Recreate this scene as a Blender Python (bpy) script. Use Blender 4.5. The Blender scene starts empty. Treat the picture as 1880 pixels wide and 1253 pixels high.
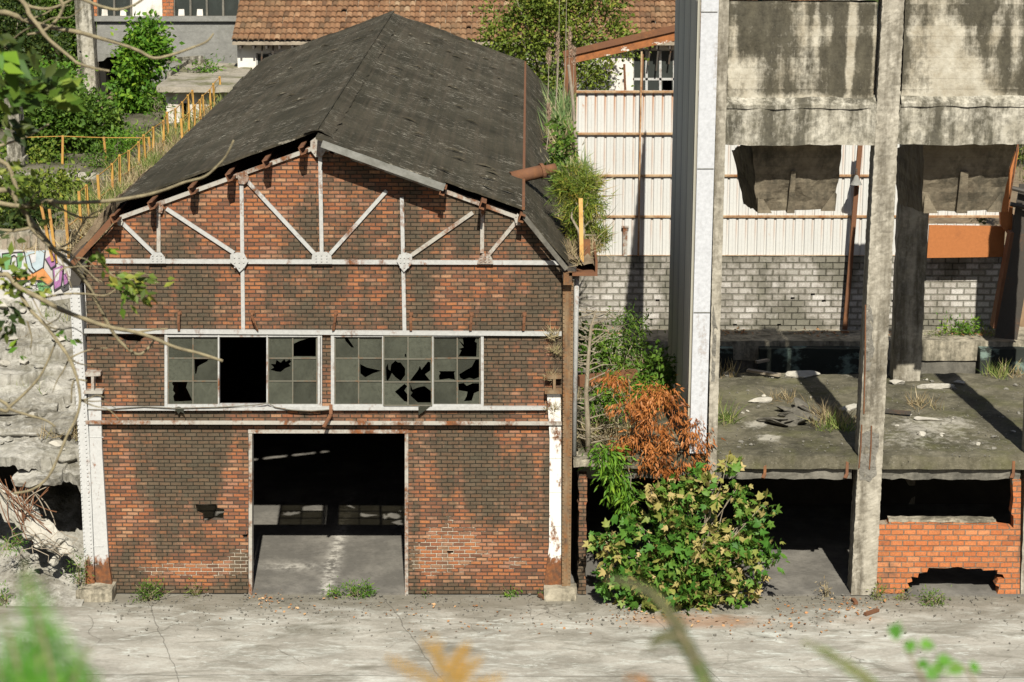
import bpy, bmesh, math, random
import numpy as np
from mathutils import Vector, Matrix, noise as mnoise
from mathutils.geometry import tessellate_polygon
R = math.radians
random.seed(7); RNG = np.random.default_rng(11)
SC = bpy.context.scene
COL = SC.collection
# ------------------------------------------------------------------ camera
FPX, PITCH, YAW = 3906.0, R(14.23), R(0.44)
CAM = Vector((0, -36.7, 14.1))
cam_d = bpy.data.cameras.new('camera'); cam = bpy.data.objects.new('camera', cam_d); COL.objects.link(cam)
cam_d.sensor_width = 36; cam_d.lens = 36 * FPX / 1880; cam_d.clip_end = 600; cam_d.clip_start = .1
cam.location = CAM; cam.rotation_euler = (R(90) - PITCH, 0, YAW)
cam_d.dof.use_dof = True; cam_d.dof.focus_distance = 39.5; cam_d.dof.aperture_fstop = 3.3
SC.camera = cam
ROT = cam.rotation_euler.to_matrix()
def ray(u, v): return ROT @ Vector(((u - 940) / FPX, -(v - 626.5) / FPX, -1))
def F(u, v, y=0.0):                    # photograph pixel -> point on the vertical plane at depth y
    d = ray(u, v); return CAM + d * ((y - CAM.y) / d.y)
def G(u, v, z=0.0):                    # photograph pixel -> point on the level at height z
    d = ray(u, v); return CAM + d * ((z - CAM.z) / d.z)
def pix_per_m(p):
    return FPX / -(ROT.inverted() @ (Vector(p) - CAM)).z
# ------------------------------------------------------------------ mesh builder
class MB:
    def __init__(s): s.v = []; s.f = []; s.a = []
    def add(s, vs, fs, a=0.0):
        b = len(s.v); s.v += [tuple(x) for x in vs]; s.f += [tuple(b + i for i in f) for f in fs]; s.a += [a] * len(fs)
        return s
    def box(s, x0, x1, y0, y1, z0, z1, a=0.0):
        return s.add([(x0,y0,z0),(x1,y0,z0),(x1,y1,z0),(x0,y1,z0),(x0,y0,z1),(x1,y0,z1),(x1,y1,z1),(x0,y1,z1)],
                     [(0,3,2,1),(4,5,6,7),(0,1,5,4),(1,2,6,5),(2,3,7,6),(3,0,4,7)], a)
    def hexa(s, p, a=0.0):             # 4 bottom, 4 top points
        return s.add(p, [(0,3,2,1),(4,5,6,7),(0,1,5,4),(1,2,6,5),(2,3,7,6),(3,0,4,7)], a)
    def bar(s, p, q, w, h, up=(0,0,1), a=0.0):
        p, q = Vector(p), Vector(q); d = (q - p).normalized(); up = Vector(up)
        if abs(d.dot(up)) > .99: up = Vector((0,1,0))
        r = d.cross(up).normalized() * (w/2); t = r.cross(d).normalized() * (h/2)
        return s.add([p-r-t,p+r-t,q+r-t,q-r-t,p-r+t,p+r+t,q+r+t,q-r+t], [(0,1,2,3),(7,6,5,4),(4,5,1,0),(5,6,2,1),(6,7,3,2),(7,4,0,3)], a)
    def tube(s, pts, rad, n=7, a=0.0):
        pts = [Vector(p) for p in pts]; m = len(pts)
        if not hasattr(rad, '__len__'): rad = [rad]*m
        vs = []; prev = None
        for i, p in enumerate(pts):
            d = (pts[min(i+1,m-1)] - pts[max(i-1,0)]).normalized()
            if prev is None: prev = d.orthogonal().normalized()
            r = (prev - d*prev.dot(d)).normalized(); prev = r; t = d.cross(r)
            vs += [p + (r*math.cos(k*2*math.pi/n) + t*math.sin(k*2*math.pi/n))*rad[i] for k in range(n)]
        fs = [(i*n+k, i*n+(k+1)%n, (i+1)*n+(k+1)%n, (i+1)*n+k) for i in range(m-1) for k in range(n)]
        fs += [tuple(range(n-1,-1,-1)), tuple(range((m-1)*n, m*n))]
        return s.add(vs, fs, a)
    def prism(s, poly, y0, y1, holes=(), a=0.0):     # polygon of (x,z), solid from y0 (front) to y1
        loops = [list(poly)] + [list(h) for h in holes]
        flat = [p for l in loops for p in l]; n = len(flat)
        tris = tessellate_polygon([[Vector((p[0], p[1], 0)) for p in l] for l in loops])
        vs = [(p[0], y0, p[1]) for p in flat] + [(p[0], y1, p[1]) for p in flat]
        fs = []
        for t in tris:
            A, B, C = (flat[i] for i in t)
            ccw = (B[0]-A[0])*(C[1]-A[1]) - (B[1]-A[1])*(C[0]-A[0]) > 0
            f = tuple(t) if ccw else tuple(reversed(t))
            fs.append(f); fs.append(tuple(n+i for i in reversed(f)))
        b = 0
        for l in loops:
            m = len(l)
            for i in range(m): j = (i+1) % m; fs.append((b+i, b+j, n+b+j, n+b+i))
            b += m
        return s.add(vs, fs, a)
    def sheet(s, grid, a=0.0):         # rows of points
        m, n = len(grid), len(grid[0])
        return s.add([p for r in grid for p in r], [(i*n+j, i*n+j+1, (i+1)*n+j+1, (i+1)*n+j) for i in range(m-1) for j in range(n-1)], a)
    def build(s, name, mat, parent=None, smooth=False, normals=False):
        me = bpy.data.meshes.new(name); me.from_pydata(s.v, [], s.f)
        if normals:
            bm = bmesh.new(); bm.from_mesh(me); bmesh.ops.recalc_face_normals(bm, faces=bm.faces); bm.to_mesh(me); bm.free()
        at = me.attributes.new('var', 'FLOAT', 'FACE')
        if len(s.a) == len(me.polygons): at.data.foreach_set('value', s.a)
        if smooth: me.polygons.foreach_set('use_smooth', [True]*len(me.polygons))
        return link(name, me, mat, parent)
def link(name, me, mat, parent=None):
    o = bpy.data.objects.new(name, me); me.materials.append(mat); COL.objects.link(o)
    if parent: adopt(o, parent)
    return o
def world_of(o):
    m = Matrix.Translation(o.location)
    return world_of(o.parent) @ o.matrix_parent_inverse @ m if o.parent else m
def adopt(o, parent):
    o.parent = parent; o.matrix_parent_inverse = world_of(parent).inverted()
def tag(o, label, cat, group=None):
    o['label'] = label; o['category'] = cat
    if group: o['group'] = group
    return o
def thing(name, label, cat, loc=(0,0,0), group=None):
    o = bpy.data.objects.new(name, None); o.location = loc; COL.objects.link(o); o.empty_display_size = .2
    return tag(o, label, cat, group)
def kind(o, k): o['kind'] = k; return o
def dup(root, loc, label, rz=0, sc=1.0):
    r = root.copy(); COL.objects.link(r); r.location = loc; r.rotation_euler = (0,0,rz); r.scale = (sc,sc,sc); r['label'] = label
    for ch in list(root.children):
        c = ch.copy(); COL.objects.link(c); c.parent = r
        for g in ch.children:
            d = g.copy(); COL.objects.link(d); d.parent = c
    return r
def fb(x, y=0, z=0, o=4): return mnoise.fractal(Vector((x,y,z)), .9, 2.1, o)
def rough(mb, cuts, amp, freq, seed=0, keep=None):   # roughen a built MB into an uneven solid
    me = bpy.data.meshes.new('t'); me.from_pydata(mb.v, [], mb.f); bm = bmesh.new(); bm.from_mesh(me)
    bmesh.ops.remove_doubles(bm, verts=bm.verts, dist=1e-5)
    bmesh.ops.recalc_face_normals(bm, faces=bm.faces)
    L = cuts
    for _ in range(9):
        es = [e for e in bm.edges if e.calc_length() > L]
        if not es: break
        bmesh.ops.subdivide_edges(bm, edges=es, cuts=1, use_grid_fill=True)
    bmesh.ops.triangulate(bm, faces=[f for f in bm.faces if len(f.verts) > 4])
    for v in bm.verts:
        if keep and keep(v.co): continue
        p = v.co*freq + Vector((seed, seed*2.3, -seed))
        v.co += mnoise.turbulence_vector(p, 3, False) * amp
    r = MB(); bm.verts.index_update()
    r.v = [tuple(v.co) for v in bm.verts]; r.f = [tuple(v.index for v in f.verts) for f in bm.faces]; r.a = [0.0]*len(r.f)
    bm.free(); bpy.data.meshes.remove(me); return r
def jag(p, q, n, amp, seed):           # ragged line between two (x,z) points
    out = []
    rr = random.Random(seed)
    for i in range(n):
        t = i/n; out.append((p[0]+(q[0]-p[0])*t + (rr.uniform(-amp,amp) if i else 0), p[1]+(q[1]-p[1])*t + (rr.uniform(-amp,amp) if i else 0)))
    return out
# ------------------------------------------------------------------ node helpers
def nd(t, typ, ins=None, **kw):
    n = t.nodes.new(typ)
    for k, v in kw.items(): setattr(n, k, v)
    for k, v in (ins or {}).items():
        s = n.inputs[k]
        if isinstance(v, bpy.types.NodeSocket): t.links.new(v, s)
        elif isinstance(v, bpy.types.Node): t.links.new(v.outputs[0], s)
        else: s.default_value = v
    return n
def c4(c): return (c, c, c, 1) if not hasattr(c, '__len__') else (*c[:3], 1)
class M:
    def __init__(s, name):
        s.m = bpy.data.materials.new(name); s.m.use_nodes = True; s.t = s.m.node_tree; s.b = s.t.nodes['Principled BSDF']
        s.P = nd(s.t, 'ShaderNodeNewGeometry').outputs['Position']
    def noise(s, scale, det=5, ro=.6, st=(1,1,1), off=(0,0,0), dist=0, vec=None):
        mp = nd(s.t, 'ShaderNodeMapping', {0: vec or s.P, 1: off, 3: st})
        return nd(s.t, 'ShaderNodeTexNoise', {0: mp, 'Scale': scale, 'Detail': det, 'Roughness': ro, 'Distortion': dist}).outputs[0]
    def vor(s, scale, st=(1,1,1), feat='F1', out=0, vec=None):
        mp = nd(s.t, 'ShaderNodeMapping', {0: vec or s.P, 3: st})
        return nd(s.t, 'ShaderNodeTexVoronoi', {0: mp, 'Scale': scale}, feature=feat).outputs[out]
    def ramp(s, f, stops, interp='LINEAR'):
        n = nd(s.t, 'ShaderNodeValToRGB', {0: f}); cr = n.color_ramp; cr.interpolation = interp
        while len(cr.elements) < len(stops): cr.elements.new(.5)
        for e, (p, c) in zip(cr.elements, stops): e.position = p; e.color = c4(c)
        return n.outputs[0]
    def mix(s, f, a, b, bl='MIX'):
        n = s.t.nodes.new('ShaderNodeMix'); n.data_type = 'RGBA'; n.blend_type = bl
        for i, v in ((0, f), (6, a), (7, b)):
            if isinstance(v, bpy.types.NodeSocket): s.t.links.new(v, n.inputs[i])
            else: n.inputs[i].default_value = v if i == 0 else c4(v)
        return n.outputs[2]
    def ma(s, op, a, b=0.0, c=0.0):
        return nd(s.t, 'ShaderNodeMath', {0: a, 1: b, 2: c}, operation=op).outputs[0]
    def sep(s, v=None):
        n = nd(s.t, 'ShaderNodeSeparateXYZ', {0: v or s.P}); return n.outputs[0], n.outputs[1], n.outputs[2]
    def comb(s, x=0.0, y=0.0, z=0.0): return nd(s.t, 'ShaderNodeCombineXYZ', {0: x, 1: y, 2: z}).outputs[0]
    def attr(s, name='var'): return nd(s.t, 'ShaderNodeAttribute', attribute_name=name).outputs['Fac']
    def blobs(s, a, b, lst):           # stain map: sum of soft ellipses (ca, cb, ra, rb, weight)
        tot = None
        for ca, cb, ra, rb, w in lst:
            dx = s.ma('MULTIPLY', s.ma('SUBTRACT', a, ca), 1/ra); dy = s.ma('MULTIPLY', s.ma('SUBTRACT', b, cb), 1/rb)
            d = s.ma('ADD', s.ma('MULTIPLY', dx, dx), s.ma('MULTIPLY', dy, dy))
            e = s.ma('MULTIPLY', s.ma('POWER', 2.718, s.ma('MULTIPLY', d, -1.0)), w)
            tot = e if tot is None else s.ma('ADD', tot, e)
        return tot
    def done(s, color, rough=.9, bump=None, bs=.3, bd=.02, metal=0.0, spec=.3):
        for k, v in (('Base Color', color), ('Roughness', rough), ('Metallic', metal), ('Specular IOR Level', spec)):
            if isinstance(v, bpy.types.NodeSocket): s.t.links.new(v, s.b.inputs[k])
            else: s.b.inputs[k].default_value = c4(v) if k == 'Base Color' else v
        if bump is not None:
            n = nd(s.t, 'ShaderNodeBump', {'Height': bump, 'Strength': bs, 'Distance': bd}); s.t.links.new(n.outputs[0], s.b.inputs['Normal'])
        return s.m
def brick_mat(name, bw, bh, mort, ramp_stops, soot, soot_lo, soot_hi, blobs, mcol, mlight, along='x', zmort=None, off0=0.0, pb=.17, vs=.45):
    m = M(name); x, y, z = m.sep(); a = x if along == 'x' else y
    wob = m.noise(3, 3, .6); wob2 = m.noise(3, 3, .6, off=(9,3,1))
    a2 = m.ma('ADD', a, m.ma('MULTIPLY', m.ma('SUBTRACT', wob, .5), .03)); z2 = m.ma('ADD', z, m.ma('MULTIPLY', m.ma('SUBTRACT', wob2, .5), .022))
    rz = m.ma('MULTIPLY', m.ma('ADD', z2, off0), 1/bh); row = m.ma('FLOOR', rz); fz = m.ma('SUBTRACT', rz, row)
    rnd = nd(m.t, 'ShaderNodeTexWhiteNoise', {'W': row}, noise_dimensions='1D').outputs[0]
    sh = m.ma('ADD', m.ma('MULTIPLY', m.ma('FLOORED_MODULO', row, 2.0), .5), m.ma('MULTIPLY', rnd, .16))
    ra = m.ma('ADD', m.ma('MULTIPLY', a2, 1/bw), sh); cl = m.ma('FLOOR', ra); fa = m.ma('SUBTRACT', ra, cl)
    ea = m.ma('MULTIPLY', m.ma('MINIMUM', fa, m.ma('SUBTRACT', 1.0, fa)), bw); ez = m.ma('MULTIPLY', m.ma('MINIMUM', fz, m.ma('SUBTRACT', 1.0, fz)), bh)
    ed = m.ma('ADD', m.ma('MINIMUM', ea, ez), m.ma('MULTIPLY', m.ma('SUBTRACT', m.noise(28, 3), .5), mort*1.1))
    brk = nd(m.t, 'ShaderNodeMapRange', {0: ed, 1: mort*.35, 2: mort*.95}).outputs[0]
    wn = nd(m.t, 'ShaderNodeTexWhiteNoise', {0: m.comb(cl, row, 0.0)}, noise_dimensions='2D'); rv = wn.outputs[0]
    wn2 = nd(m.t, 'ShaderNodeTexWhiteNoise', {0: m.comb(row, cl, 3.0)}, noise_dimensions='3D').outputs[0]
    col = m.ramp(rv, ramp_stops)
    fine = m.noise(14, 5, .7); col = m.mix(m.ma('MULTIPLY', m.ramp(fine, [(.3, 0), (.75, 1)]), .55), col, m.mix(.5, col, (.09, .05, .035)))
    s = m.ma('ADD', m.ma('ADD', m.ma('MULTIPLY', m.noise(.75, 6, .62, (1.2, 1, .6)), 1.7), -.35), m.ma('MULTIPLY', m.ma('SUBTRACT', wn2, .5), pb))
    s = m.ma('ADD', s, m.ma('MULTIPLY', m.ma('SUBTRACT', m.noise(9, 5, .75), .5), .5))
    s = m.ma('ADD', s, m.ma('MULTIPLY', m.ma('SUBTRACT', m.noise(2.4, 5, .65, (1.8, 1, .16), (4, 0, 7)), .5), vs))
    if blobs: s = m.ma('ADD', s, m.blobs(a, z, blobs))
    gr = m.noise(38, 5, .75); edge = nd(m.t, 'ShaderNodeMapRange', {0: ed, 1: mort*.8, 2: mort*2.6, 3: .55, 4: 0.0}).outputs[0]
    col = m.mix(m.ma('MULTIPLY', m.ramp(gr, [(.40, 0), (.62, 1)]), .6), col, m.mix(.6, col, (.05, .035, .025)))
    col = m.mix(edge, col, (.06, .042, .03))
    col = m.mix(m.ramp(s, [(soot_lo-.16, 0), (soot_hi-.02, .6)]), col, m.mix(.5, col, (.10, .062, .042)))
    sm = m.ramp(s, [(soot_lo, 0), (soot_hi, 1)])
    dk = m.mix(m.ramp(m.ma('ADD', m.ma('MULTIPLY', gr, .6), m.ma('MULTIPLY', m.noise(4, 4), .4)), [(.38, 0), (.62, 1)]), tuple(c*.75 for c in soot), tuple(c*1.9 for c in soot)); dk = m.mix(m.ma('MULTIPLY', wn2, .16), dk, col)
    col = m.mix(m.ma('MULTIPLY', sm, .88), col, dk)
    mc = m.mix(sm, m.mix(m.noise(6, 3), mcol, tuple(c*1.6 for c in mcol)), tuple(c*.55 for c in soot))
    if zmort:                                            # pale lime left in joints
        lm = m.ramp(m.ma('ADD', m.blobs(a, z, zmort), m.ma('MULTIPLY', m.ma('SUBTRACT', m.noise(3, 6, .75), .5), 2.6)), [(.45, 0), (.66, 1)])
        mc = m.mix(lm, mc, mlight)
    col = m.mix(brk, mc, col)
    h = m.ma('ADD', m.ma('MULTIPLY', brk, .8), m.ma('ADD', m.ma('MULTIPLY', fine, .35), m.ma('MULTIPLY', wn2, .35)))
    return m.done(col, .92, h, .9, .022, spec=.15)
def concrete_mat(name, base, pale, dark, lo=.45, hi=.7, streak=.5, boards=0, mossy=0, seed=0, cracks=0, bs=.5, blobs=None, rustc=None, chalk=False):
    m = M(name); o = (seed*3.1, seed*1.7, seed*5.3); x, y, z = m.sep()
    n1 = m.noise(.8, 7, .62, off=o); n3 = m.noise(11, 7, .7, off=o); n2 = m.noise(1.0, 6, .62, (3.2, 3.2, .22), o); n4 = m.noise(2.7, 6, .65, off=(seed, 7, 2))
    col = m.mix(m.ramp(n4, [(.35, 0), (.68, 1)]), base, pale)
    col = m.mix(m.ma('MULTIPLY', m.ramp(n3, [(.38, 0), (.62, 1)]), .32), col, m.mix(.55, col, dark))
    s = m.ma('ADD', m.ma('MULTIPLY', n1, 1-streak), m.ma('MULTIPLY', n2, streak))
    s = m.ma('ADD', s, m.ma('MULTIPLY', m.ma('SUBTRACT', n3, .5), .34)); s = m.ma('ADD', s, m.ma('MULTIPLY', m.ma('SUBTRACT', m.noise(4.5, 7, .75, (1.6, 1.6, .5), o), .5), .45))
    if blobs: s = m.ma('ADD', s, m.blobs(x, z, blobs))
    if boards:
        zz = m.ma('MULTIPLY', z, boards); fr = m.ma('FRACT', zz)
        bn = nd(m.t, 'ShaderNodeTexWhiteNoise', {'W': m.ma('FLOOR', zz)}, noise_dimensions='1D').outputs[0]
        s = m.ma('ADD', s, m.ma('MULTIPLY', m.ma('SUBTRACT', bn, .5), .12))
        ln = m.ramp(m.ma('ADD', m.ma('MINIMUM', fr, m.ma('SUBTRACT', 1.0, fr)), m.ma('MULTIPLY', m.ma('SUBTRACT', n4, .5), .14)), [(.0, 1), (.07, 0)])
        col = m.mix(m.ma('MULTIPLY', ln, m.ma('MULTIPLY', n4, .4)), col, dark)
    col = m.mix(m.ramp(s, [(lo, 0), (hi, .95)]), col, m.mix(m.ramp(m.ma('ADD', m.ma('MULTIPLY', n3, .5), m.ma('MULTIPLY', m.noise(3.1, 7, .72, (1.5, 1.5, .5), (5, seed, 3)), .5)), [(.38, 0), (.62, 1)]), tuple(c*.7 for c in dark), tuple(c*2.3 for c in dark)))
    if mossy: col = m.mix(m.ma('MULTIPLY', m.ramp(m.noise(1.3, 5, .6, off=(3, seed, 1)), [(.5, 0), (.66, 1)]), mossy), col, (.085, .09, .025))
    if rustc: col = m.mix(m.ma('MULTIPLY', m.ramp(m.noise(1.7, 5, .65, (1.5, 1.5, .5), (1, 2, seed)), [(.58, 0), (.74, 1)]), rustc), col, (.27, .13, .05))
    h = m.ma('ADD', n3, m.ma('MULTIPLY', n4, .7))
    if chalk:
        pts = [G(u_, v_, 2.65) for u_, v_ in ((1390, 778), (1412, 803), (1690, 780), (1760, 775), (1700, 800), (1650, 812), (1800, 812), (1480, 830), (1560, 690), (1740, 700))]
        b_ = m.blobs(x, y, [(p.x, p.y, r_, r_*1.1, w_) for p, (r_, w_) in zip(pts, ((.24, 1), (.22, 1), (.5, .6), (.45, .55), (.8, .3), (.5, .3), (.6, .3), (2.5, .15), (.4, .3), (.5, .2)))])
        nn = m.noise(6, 7, .75, off=(4, 1, 1)); col = m.mix(m.ma('MULTIPLY', m.ramp(m.ma('ADD', m.ma('MULTIPLY', b_, .45), nn), [(.66, 0), (.88, 1)]), .6), col, (.42, .40, .35))
        col = m.mix(m.ma('MULTIPLY', m.ramp(m.noise(24, 5, .8), [(.60, 0), (.70, 1)]), .5), col, (.36, .34, .29))
    if cracks:
        w = nd(m.t, 'ShaderNodeVectorMath', {0: m.P, 1: nd(m.t, 'ShaderNodeVectorMath', {0: nd(m.t, 'ShaderNodeTexNoise', {0: m.P, 'Scale': 1.3}).outputs[1], 3: .7}, operation='SCALE').outputs[0]}, operation='ADD').outputs[0]
        ck = m.ramp(m.vor(cracks, feat='DISTANCE_TO_EDGE', vec=w), [(0, 1), (.012, 0)])
        ck = m.ma('MULTIPLY', ck, m.ramp(m.noise(.9, 2, off=(8, 8, seed)), [(.5, 0), (.62, 1)])); col = m.mix(m.ma('MULTIPLY', ck, .75), col, dark)
    return m.done(col, .93, h, bs, .03, spec=.15)
def steel_mat(name, paint, rust_lo=.55, rust_hi=.7, streak=(2, 2, .5), seed=0, rustc=(.17, .062, .022), dark=(.05, .035, .025), rough=.6, zrust=None, dirt=.35):
    m = M(name); o = (seed*2.1, seed*4.7, seed*1.3); x, y, z = m.sep()
    n = m.noise(1.6, 6, .68, streak, o); n3 = m.noise(16, 6, .7, off=o)
    s = m.ma('ADD', n, m.ma('MULTIPLY', m.ma('SUBTRACT', n3, .5), .3))
    if zrust: s = m.ma('ADD', s, nd(m.t, 'ShaderNodeMapRange', {0: z, 1: zrust[0], 2: zrust[1], 3: zrust[2], 4: 0.0}).outputs[0])
    p = m.mix(m.ma('MULTIPLY', m.ramp(n3, [(.35, 0), (.7, 1)]), dirt), paint, tuple(c*.55 for c in paint))
    rc = m.mix(m.ramp(m.noise(7, 5, off=o), [(.35, 0), (.7, 1)]), rustc, dark); rc = m.mix(m.ma('MULTIPLY', m.ramp(n3, [(.5, 0), (.75, 1)]), .5), rc, (.33, .14, .05))
    f = m.ramp(s, [(rust_lo, 0), (rust_hi, 1)])
    return m.done(m.mix(f, p, rc), m.mix(f, rough, .9), m.ma('ADD', n3, m.ma('MULTIPLY', f, .5)), .35, .008, spec=.3)
def plain_mat(name, c1, c2, scale=6, rough=.9, st=(1,1,1), bs=.3, spec=.2, lo=.35, hi=.68):
    m = M(name); n = m.noise(scale, 6, .65, st); n2 = m.noise(scale*5, 4, .7, st)
    return m.done(m.mix(m.ma('MULTIPLY', m.ramp(n2, [(.35, 0), (.7, 1)]), .35), m.mix(m.ramp(n, [(lo, 0), (hi, 1)]), c1, c2), c1), rough, m.ma('ADD', n, n2), bs, .02, spec=spec)
def leaf_mat(name, stops, rough=.55, trans=.3, spec=.25):
    m = M(name); v = m.attr(); col = m.ramp(v, stops)
    col = m.mix(m.ma('MULTIPLY', m.ramp(m.noise(9, 3), [(.4, 0), (.65, 1)]), .3), col, m.mix(.5, col, (.02, .03, .01)))
    m.done(col, rough, spec=spec)
    tr = nd(m.t, 'ShaderNodeBsdfTranslucent', {0: m.mix(.25, col, (.30, .33, .03))}); mx = nd(m.t, 'ShaderNodeMixShader', {0: trans, 1: m.b, 2: tr})
    m.t.links.new(mx.outputs[0], m.t.nodes['Material Output'].inputs[0]); return m.m
# ------------------------------------------------------------------ foliage
T_LEAF = (np.array([(0,0,0),(.30,.42,.07),(0,1,-.03),(-.30,.42,.07)], float), [(0,1,2),(0,2,3)])
T_LONG = (np.array([(0,0,0),(.13,.4,.04),(0,1,-.10),(-.13,.4,.04)], float), [(0,1,2),(0,2,3)])
T_NEED = (np.array([(-.03,0,0),(.03,0,0),(0,1,0)], float), [(0,1,2)])
T_MAPLE = (np.array([(0,0,0),(.18,.02,.03),(.46,.12,-.06),(.33,.34,.07),(.54,.68,-.12),(.20,.62,.06),(0.05,1.05,-.20),(-.22,.62,.08),(-.50,.60,-.02),(-.34,.34,.09),(-.50,.18,.02),(-.20,.02,.03),(0,.42,-.06)], float),
           [(12,i,i+1) for i in range(0,11)] + [(12,11,0)])
T_BLADE = (np.array([(-.022,0,0),(.022,0,0),(.018,.45,.05),(-.018,.45,.05),(.0,1,.30)], float), [(0,1,2,3),(3,2,4)])
def leaf_mesh(name, pos, dirs, ups, size, tmpl, var):
    tv, tf = tmpl; n = len(pos)
    d = dirs/np.maximum(np.linalg.norm(dirs, axis=1, keepdims=True), 1e-9); s = np.cross(d, ups); s /= np.maximum(np.linalg.norm(s, axis=1, keepdims=True), 1e-9); u = np.cross(s, d)
    V = pos[:,None,:] + size[:,None,None]*(tv[None,:,0,None]*s[:,None,:] + tv[None,:,1,None]*d[:,None,:] + tv[None,:,2,None]*u[:,None,:])
    k = len(tv); me = bpy.data.meshes.new(name); me.vertices.add(n*k); me.vertices.foreach_set('co', V.reshape(-1).astype(np.float32))
    cnt = [len(f) for f in tf]; nl = sum(cnt); idx = np.concatenate([np.array(f) for f in tf])
    me.loops.add(n*nl); me.loops.foreach_set('vertex_index', (idx[None,:] + (np.arange(n)*k)[:,None]).reshape(-1).astype(np.int32))
    me.polygons.add(n*len(tf)); st = np.concatenate([[0], np.cumsum(cnt)[:-1]])
    me.polygons.foreach_set('loop_start', (st[None,:] + (np.arange(n)*nl)[:,None]).reshape(-1).astype(np.int32))
    me.update(calc_edges=True); me.validate()
    at = me.attributes.new('var', 'FLOAT', 'FACE'); at.data.foreach_set('value', np.repeat(var, len(tf)).astype(np.float32))
    return me
def crown_points(blobs, n, clumps, spread):
    """leaf positions in clumps scattered through a set of ellipsoids (centre, radii)"""
    w = np.array([b[1][0]*b[1][1]*b[1][2] for b in blobs], float)**.7; w /= w.sum()
    cc = []; cb = []
    for _ in range(clumps):
        b = blobs[RNG.choice(len(blobs), p=w)]; v = RNG.normal(size=3); v /= np.linalg.norm(v); r = RNG.uniform(.15, 1)**.45
        cc.append(np.array(b[0]) + v*r*np.array(b[1])); cb.append(v)
    cc = np.array(cc); cb = np.array(cb); k = RNG.integers(0, clumps, n)
    off = RNG.normal(size=(n,3))*spread*RNG.uniform(.5, 1.2, clumps)[k][:,None]
    return cc[k] + off, cb[k]*.6 + off/spread*.5, RNG.uniform(0, 1, clumps)[k]
def crown(name, mat, parent, blobs, n, size, clumps=40, spread=.2, tmpl=T_LEAF, droop=0.0, up=.5, svar=.35):
    p, out, cv = crown_points(blobs, n, clumps, spread)
    d = out*.7 + RNG.normal(size=(n,3))*.7 + np.array([0,0,-droop]); u = RNG.normal(size=(n,3))*.6 + np.array([0,-.15,up])
    var = np.clip(cv*.55 + RNG.uniform(0, .45, n), 0, 1); sz = size*RNG.uniform(1-svar, 1+svar, n)
    return link(name, leaf_mesh(name, p, d, u, sz, tmpl, var), mat, parent)
def limbs(base, tips, r0, wob=.08, seed=0, split=.45):
    mb = MB(); base = Vector(base); rr = random.Random(seed)
    for i, t in enumerate(tips):
        t = Vector(t); pts = []
        for k in range(6):
            f = k/5; p = base.lerp(t, f); 
            if 0 < k: p += Vector((rr.uniform(-1,1), rr.uniform(-1,1), rr.uniform(-.4,.4)))*wob*(1 if k < 5 else .3)
            p.z += math.sin(f*math.pi)*wob*1.2; pts.append(p)
        mb.tube(pts, [r0*(1 - .85*k/5)*(1 if i == 0 else .7) for k in range(6)], 6)
    return mb
def grass(name, mat, parent, pts, n, h, lean=.5, tmpl=T_BLADE, jit=.1):
    pts = np.array(pts, float); k = RNG.integers(0, len(pts), n); p = pts[k] + RNG.normal(size=(n,3))*np.array([jit, jit, .0])
    d = RNG.normal(size=(n,3))*lean + np.array([0,0,1.0]); u = RNG.normal(size=(n,3)); u[:,2] = 0
    return link(name, leaf_mesh(name, p, d, u, h*RNG.uniform(.45, 1.15, n), tmpl, RNG.uniform(0, 1, n)), mat, parent)
# ------------------------------------------------------------------ light, sky, colour management
SUN = Vector((.092, -1, .96)).normalized()
w = bpy.data.worlds.new('World'); SC.world = w; w.use_nodes = True; wt = w.node_tree
sky = nd(wt, 'ShaderNodeTexSky', sky_type='NISHITA', sun_disc=False, sun_elevation=math.asin(SUN.z), sun_rotation=math.pi - .092)
bg = wt.nodes['Background']; wt.links.new(sky.outputs[0], bg.inputs[0]); bg.inputs[1].default_value = .05
ld = bpy.data.lights.new('sun', 'SUN'); ld.energy = 5.0; ld.angle = R(.5); ld.color = (1, .94, .82)
lo = bpy.data.objects.new('sun', ld); COL.objects.link(lo); lo.rotation_euler = SUN.to_track_quat('Z', 'Y').to_euler(); lo.location = (4, -40, 40)
SC.view_settings.view_transform = 'Standard'; SC.view_settings.look = 'None'; SC.view_settings.exposure = .74; SC.view_settings.gamma = 1
SC.cycles.max_bounces = 5; SC.cycles.diffuse_bounces = 2; SC.cycles.transparent_max_bounces = 6; SC.cycles.use_adaptive_sampling = True
SC.cycles.use_denoising = True
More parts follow.
